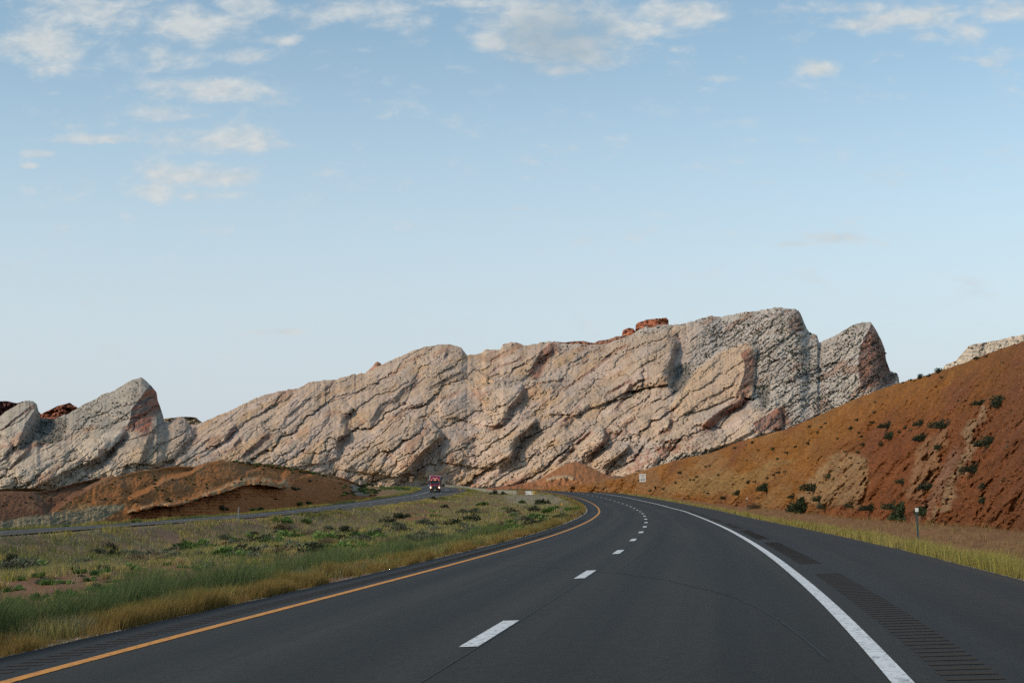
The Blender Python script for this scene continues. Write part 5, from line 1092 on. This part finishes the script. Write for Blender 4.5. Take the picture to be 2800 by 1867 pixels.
def sec(y, w, z0, z1, ch=.12, n=3, wt=None):
    """rounded section in the x-z plane at depth y"""
    wt = w if wt is None else wt; r_ = ch; out = []
    for cx, cz, a0, ww in ((wt / 2 - r_, z1 - r_, 0, 0), (-wt / 2 + r_, z1 - r_, pi / 2, 0), (-w / 2 + r_ * .5, z0 + r_ * .5, pi, 1), (w / 2 - r_ * .5, z0 + r_ * .5, 1.5 * pi, 1)):
        rr_ = r_ * .5 if ww else r_
        for k in range(n + 1): a = a0 + k * pi / 2 / n; out.append((cx + rr_ * cos(a), y, cz + rr_ * sin(a)))
    return out
m = MB(); m.loft([sec(1.6, 2.34, .75, 3.0, .15), sec(2.1, 2.42, .75, 3.12, .15), sec(4.3, 2.42, .75, 3.15, .15)]); cab = m.build('cab', M_RED, T)
m = MB(); m.loft([sec(1.35, 2.28, 2.86, 3.02, .06), sec(1.75, 2.34, 2.86, 3.55, .14), sec(2.35, 2.38, 2.9, 3.92, .18), sec(4.3, 2.42, 2.9, 4.04, .18)]); fa = m.build('roof_fairing', M_RED, T)
m = MB()
for s_ in (-1, 1): m.add([(s_ * 1.20, 1.62, 2.9), (s_ * 1.25, 1.62, 2.9), (s_ * 1.25, 2.4, 3.96), (s_ * 1.17, 2.38, 3.98), (s_ * 1.20, 4.2, 2.9), (s_ * 1.25, 4.2, 2.9), (s_ * 1.25, 4.2, 4.0), (s_ * 1.17, 4.2, 4.06)], [(0, 1, 2, 3), (4, 7, 6, 5), (1, 5, 6, 2), (0, 3, 7, 4), (3, 2, 6, 7), (0, 4, 5, 1)])
m.build('side_trim', M_TRL, fa)
m = MB(); m.loft([sec(-.15, 1.75, 1.0, 1.62, .14), sec(.1, 2.05, .9, 1.80, .2), sec(.9, 2.2, .85, 1.98, .22), sec(1.65, 2.3, .8, 2.08, .2)]); m.build('hood', M_RED, T)
m = MB()
m.add([(-1.08, .98, 2.03), (1.08, .98, 2.03), (1.0, 1.52, 2.86), (-1.0, 1.52, 2.86), (-1.14, 1.7, 2.03), (1.14, 1.7, 2.03), (1.1, 1.75, 2.9), (-1.1, 1.75, 2.9)], [(0, 1, 2, 3), (1, 5, 6, 2), (4, 0, 3, 7), (5, 4, 7, 6), (3, 2, 6, 7), (0, 4, 5, 1)]); m.build('windshield', M_GLASS, T)
m = MB()
for s_ in (-1, 1): m.tube((s_ * 1.09, .96, 2.03), (s_ * 1.01, 1.5, 2.88), .05, .05, 6)
m.tube((-1.04, 1.48, 2.88), (1.04, 1.48, 2.88), .05, .05, 6); m.build('window_pillar', M_RED, T)
m = MB(); m.box((0, -.17, 1.22), (1.02, .08, .78), taper=1.12); gr_ = m.build('grille', M_TBLK, T, bevel=.03)
m = MB()
for k_ in range(5): m.box((0, -.22, .98 + k_ * .12), (.92, .02, .025))
m.build('grille_bars', M_DARKP, gr_)
m = MB(); m.loft([sec(-.30, 2.0, .32, .80, .1), sec(-.1, 2.42, .30, .84, .12), sec(.5, 2.46, .30, .84, .1)]); bp_ = m.build('bumper', M_TBLK, T)
m = MB(); m.box((.03, -.33, .60), (.36, .02, .16)); m.build('license_plate', simple('pale_yellow_plate', (.60, .55, .22), .5), bp_)
m = MB(); m.box((0, -.215, 1.66), (.34, .03, .05)); m.build('badge', M_CHR, T)
for s_ in (-1, 1):
    m = MB(); m.box((s_ * .93, -.02, 1.22), (.46, .20, .34), taper=.8); hl = m.build('headlight', M_HEAD, T, bevel=.05)
    m = MB(); m.tube((s_ * 1.10, 1.3, 2.45), (s_ * 1.34, 1.2, 2.5), .025, .025, 6); m.box((s_ * 1.40, 1.2, 2.30), (.22, .12, .78)); m.build('mirror', M_TBLK, T, bevel=.02)
    m = MB(); m.loft([sec(.15, .50, .55, 1.15, .1), sec(.8, .62, .5, 1.3, .15), sec(1.45, .50, .5, 1.1, .1)]); fe_ = m.build('fender', M_RED, T); fe_.location = (s_ * .97, 0, 0)
    m = MB(); m.tube((s_ * 1.28, 4.45, .9), (s_ * 1.28, 4.45, 4.0), .10, .10, 8); m.build('exhaust_stack', M_DARKP, T)
    for yy in (.85, 4.6, 5.9):
        m = MB(); m.tube((s_ * .93, yy, .52), (s_ * 1.23, yy, .52), .52, .52, 18); w_ = m.build('wheel', M_TYRE, T); m = MB(); m.tube((s_ * 1.20, yy, .52), (s_ * 1.245, yy, .52), .29, .27, 14); m.build('rim', M_RIM, w_)
for k_, xx in enumerate((-.86, -.16, 0, .16, .86)): m = MB(); m.box((xx, 1.31, 2.97), (.14, .06, .09)); m.build('marker_light', M_MARK, fa)
text('C.R. England', .24, M_LET, fa, (0, 1.52, 3.32), (pi / 2 - .64, 0, 0), bold=.008, sx=1.05)
m = MB(); m.box((0, 11.8, 2.62), (2.6, 14.2, 2.86)); tr = m.build('trailer', M_TRL, T, bevel=.05)
m = MB(); m.box((0, 6.5, 1.0), (.9, 4.8, .3)); m.build('chassis', M_TBLK, T)
for yy in (15.6, 16.9):
    for s_ in (-1, 1): m = MB(); m.tube((s_ * .95, yy, .52), (s_ * 1.27, yy, .52), .52, .52, 16); m.build('wheel', M_TYRE, tr)
# small blue car behind the truck
cx_, cy_, cz_ = [float(a) for a in B.at(296., -2.6)]; cth = float(np.interp(296., B.S, B.T)); Cc = empty('car', (cx_, cy_, cz_), -cth); tag(Cc, 'blue car mostly hidden behind the red truck on the far bend', 'car')
M_BLUE = gloss('blue_car_paint', (.05, .13, .34), .3)
m = MB(); m.loft([sec(-2.2, 1.5, .35, .72, .1), sec(-2.0, 1.72, .25, .82, .12), sec(-1.0, 1.8, .25, .95, .12), sec(1.6, 1.8, .25, .98, .12), sec(2.2, 1.6, .35, .9, .1)]); m.build('body', M_BLUE, Cc)
m = MB(); m.loft([sec(-1.0, 1.6, .9, .98, .04), sec(-.3, 1.45, .9, 1.42, .12), sec(1.0, 1.45, .9, 1.44, .12), sec(1.9, 1.5, .9, .98, .04)]); m.build('cabin', M_GLASS, Cc)
for s_ in (-1, 1):
    m = MB(); m.box((s_ * .62, -2.2, .62), (.3, .08, .14)); m.build('headlight', M_PLATE, Cc)
    for yy in (-1.35, 1.35): m = MB(); m.tube((s_ * .72, yy, .33), (s_ * .9, yy, .33), .33, .33, 14); m.build('wheel', M_TYRE, Cc)

# ------------------------------------------------------------------ light and sky
SUN_EL, SUN_AZ = radians(34), radians(-119)      # azimuth measured clockwise from the view direction (+Y); the sun is on the left
sd = bpy.data.lights.new('sun', 'SUN'); so = bpy.data.objects.new('sun', sd); COL.objects.link(so)
sd.energy = SUN_E = 2.7; sd.angle = radians(5); sd.color = (1, .84, .66)
from mathutils import Vector
dv = Vector((math.sin(SUN_AZ) * math.cos(SUN_EL), math.cos(SUN_AZ) * math.cos(SUN_EL), math.sin(SUN_EL))); so.rotation_euler = dv.to_track_quat('Z', 'Y').to_euler(); so.location = (-50, 0, 80)
W = bpy.data.worlds.new('World'); sc.world = W; W.use_nodes = True; nt = W.node_tree; bg = nt.nodes['Background']
sky = N(nt, 'ShaderNodeTexSky'); sky.sky_type = 'NISHITA'; sky.sun_disc = False; sky.sun_elevation = SUN_EL; sky.sun_rotation = SUN_AZ; sky.altitude = 1500; sky.air_density = 1.0; sky.dust_density = 1.2; sky.ozone_density = 1.6
tc = N(nt, 'ShaderNodeTexCoord'); sx = N(nt, 'ShaderNodeSeparateXYZ'); L(nt, tc.outputs['Generated'], sx.inputs[0])
def mth(op, a, b=None, c=None, clamp=False):
    n = N(nt, 'ShaderNodeMath', operation=op, use_clamp=clamp)
    for i, v in enumerate((a, b, c)):
        if v is None: continue
        if isinstance(v, (int, float)): n.inputs[i].default_value = v
        else: L(nt, v, n.inputs[i])
    return n.outputs[0]
yy = mth('MAXIMUM', sx.outputs[1], .05); U = mth('DIVIDE', sx.outputs[0], yy); Vv = mth('DIVIDE', sx.outputs[2], yy)
cmb = N(nt, 'ShaderNodeCombineXYZ'); L(nt, U, cmb.inputs[0]); L(nt, Vv, cmb.inputs[1])
# where the clouds lie: (x, y, half width, half height, weight) in the photo's sky, turned into directions
CL = [(95,105,105,65,1.05),(200,35,190,45,.85),(450,55,110,50,1.1),(560,15,90,30,.9),(810,30,180,28,.85),(920,55,80,22,.9),(560,130,60,20,.75),(650,92,60,12,.7),(330,135,120,40,.65),(490,208,160,32,.9),(370,200,60,25,.85),(400,262,90,22,.75),(480,318,150,40,.85),(450,405,140,36,.95),(360,440,70,26,.8),(470,450,90,20,.7),(560,335,100,20,.6),(215,320,110,12,.95),(95,354,38,11,.9),(68,382,26,8,.8),(665,762,70,9,.75),(1122,98,42,30,1.15),(1260,40,200,50,1.0),(1330,110,160,55,.85),(1290,160,70,16,.9),(1470,70,110,26,.95),(1560,35,110,34,1.0),(1090,8,120,14,.9),(2000,50,130,26,.95),(2110,40,130,36,.95),(2220,75,60,40,.95),(2290,30,90,26,.95),(1880,158,52,20,1.1),(1950,20,120,18,.9),(1915,545,75,16,.85),(1835,560,50,8,.6),(2250,140,60,14,.7),(2120,85,50,22,.7),(1660,180,60,8,.4),(1215,408,25,6,.6),(1200,480,25,5,.6),(650,235,80,14,.6),(120,215,25,6,.6),(430,630,40,6,.3)]
tot = None
for cx, cy, rx, ry, wt in CL:
    u0, v0 = [float(q) for q in ray(cx * 1.1905, cy * 1.1905)]; ru, rv = rx * 1.1905 / F, ry * 1.1905 / F
    mp = N(nt, 'ShaderNodeMapping'); mp.inputs['Scale'].default_value = (1 / ru, 1 / rv, 0); mp.inputs['Location'].default_value = (-u0 / ru, -v0 / rv, 0); L(nt, cmb.outputs[0], mp.inputs[0])
    ln = N(nt, 'ShaderNodeVectorMath', operation='LENGTH'); L(nt, mp.outputs[0], ln.inputs[0])
    mr = N(nt, 'ShaderNodeMapRange', interpolation_type='SMOOTHSTEP'); mr.inputs[1].default_value = 1.7; mr.inputs[2].default_value = .1; mr.inputs[3].default_value = 0; mr.inputs[4].default_value = wt + (.14 if cx < 720 else .02); L(nt, ln.outputs['Value'], mr.inputs[0])
    tot = mr.outputs[0] if tot is None else mth('MAXIMUM', tot, mr.outputs[0])
zz = mth('MAXIMUM', sx.outputs[2], .03)
def cnoise(sx_, sy_, off, det=9, rough=.62, dist=.35):
    mp = N(nt, 'ShaderNodeMapping'); mp.inputs['Scale'].default_value = (sx_, sy_, 1); mp.inputs['Location'].default_value = (off, off * .7, 0); mp.inputs['Rotation'].default_value = (0, 0, -.28); L(nt, cmb.outputs[0], mp.inputs[0])
    n = N(nt, 'ShaderNodeTexNoise'); n.inputs['Scale'].default_value = 1; n.inputs['Detail'].default_value = det; n.inputs['Roughness'].default_value = rough; n.inputs['Distortion'].default_value = dist; L(nt, mp.outputs[0], n.inputs['Vector']); return n.outputs[0]
n1 = cnoise(22, 46, 3.1); n2 = cnoise(60, 110, 7.7, 7, .6)
nn_ = mth('ADD', mth('MULTIPLY', n1, 1.15), mth('MULTIPLY', n2, .55))
raw = mth('ADD', mth('MULTIPLY', tot, .42), nn_)
dn = N(nt, 'ShaderNodeMapRange', interpolation_type='SMOOTHSTEP'); dn.inputs[1].default_value = .87; dn.inputs[2].default_value = 1.42; L(nt, raw, dn.inputs[0])
dens = mth('MULTIPLY', dn.outputs[0], .95)
skyc = N(nt, 'ShaderNodeVectorMath', operation='SCALE'); tn = N(nt, 'ShaderNodeVectorMath', operation='MULTIPLY'); L(nt, sky.outputs[0], tn.inputs[0]); tn.inputs[1].default_value = (1.68, 1.60, 1.27); L(nt, tn.outputs[0], skyc.inputs[0]); skyc.inputs['Scale'].default_value = 1.0
# pale veil towards the horizon
hz = N(nt, 'ShaderNodeMapRange', interpolation_type='SMOOTHSTEP'); hz.inputs[1].default_value = .36; hz.inputs[2].default_value = .0; hz.inputs[3].default_value = .0; hz.inputs[4].default_value = .97; L(nt, Vv, hz.inputs[0])
SK = 1.0
m1 = N(nt, 'ShaderNodeMix', data_type='RGBA'); L(nt, hz.outputs[0], m1.inputs[0]); L(nt, skyc.outputs[0], m1.inputs[6]); m1.inputs[7].default_value = (4.3, 4.75, 5.3, 1)
cc = N(nt, 'ShaderNodeMix', data_type='RGBA'); L(nt, mth('MULTIPLY', n2, 1.5, clamp=True), cc.inputs[0]); cc.inputs[6].default_value = (3.3, 3.95, 4.35, 1); cc.inputs[7].default_value = (5.1, 5.35, 5.4, 1)
m2 = N(nt, 'ShaderNodeMix', data_type='RGBA'); L(nt, dens, m2.inputs[0]); L(nt, m1.outputs[2], m2.inputs[6]); L(nt, cc.outputs[2], m2.inputs[7])
u0, v0 = [float(q_) for q_ in ray(1285 * 1.1905, 85 * 1.1905)]
mp = N(nt, 'ShaderNodeMapping'); mp.inputs['Scale'].default_value = (1 / .045, 1 / .026, 0); mp.inputs['Location'].default_value = (-u0 / .045, -v0 / .026, 0); L(nt, cmb.outputs[0], mp.inputs[0])
ln = N(nt, 'ShaderNodeVectorMath', operation='LENGTH'); L(nt, mp.outputs[0], ln.inputs[0])
mr = N(nt, 'ShaderNodeMapRange', interpolation_type='SMOOTHSTEP'); mr.inputs[1].default_value = 1.5; mr.inputs[2].default_value = .1; mr.inputs[3].default_value = 0; mr.inputs[4].default_value = 1; L(nt, ln.outputs['Value'], mr.inputs[0])
m3 = N(nt, 'ShaderNodeMix', data_type='RGBA'); L(nt, mth('MULTIPLY', mth('MULTIPLY', mr.outputs[0], n1), 1.25, clamp=True), m3.inputs[0]); L(nt, m2.outputs[2], m3.inputs[6]); m3.inputs[7].default_value = (2.55, 3.35, 3.95, 1); m2 = m3
L(nt, m2.outputs[2], bg.inputs['Color']); bg.inputs['Strength'].default_value = .13
sc.view_settings.view_transform = 'Standard'; sc.view_settings.look = 'None'; sc.view_settings.exposure = 0; sc.view_settings.gamma = 1; sc.view_settings.use_curve_mapping = False
try: W.cycles.sampling_method = 'MANUAL'; W.cycles.sample_map_resolution = 512
except Exception: pass
sc.cycles.max_bounces = 4; sc.cycles.diffuse_bounces = 2; sc.cycles.glossy_bounces = 2; sc.cycles.transmission_bounces = 2; sc.cycles.transparent_max_bounces = 4
sc.cycles.use_adaptive_sampling = True; sc.cycles.adaptive_threshold = .01; sc.cycles.use_denoising = False
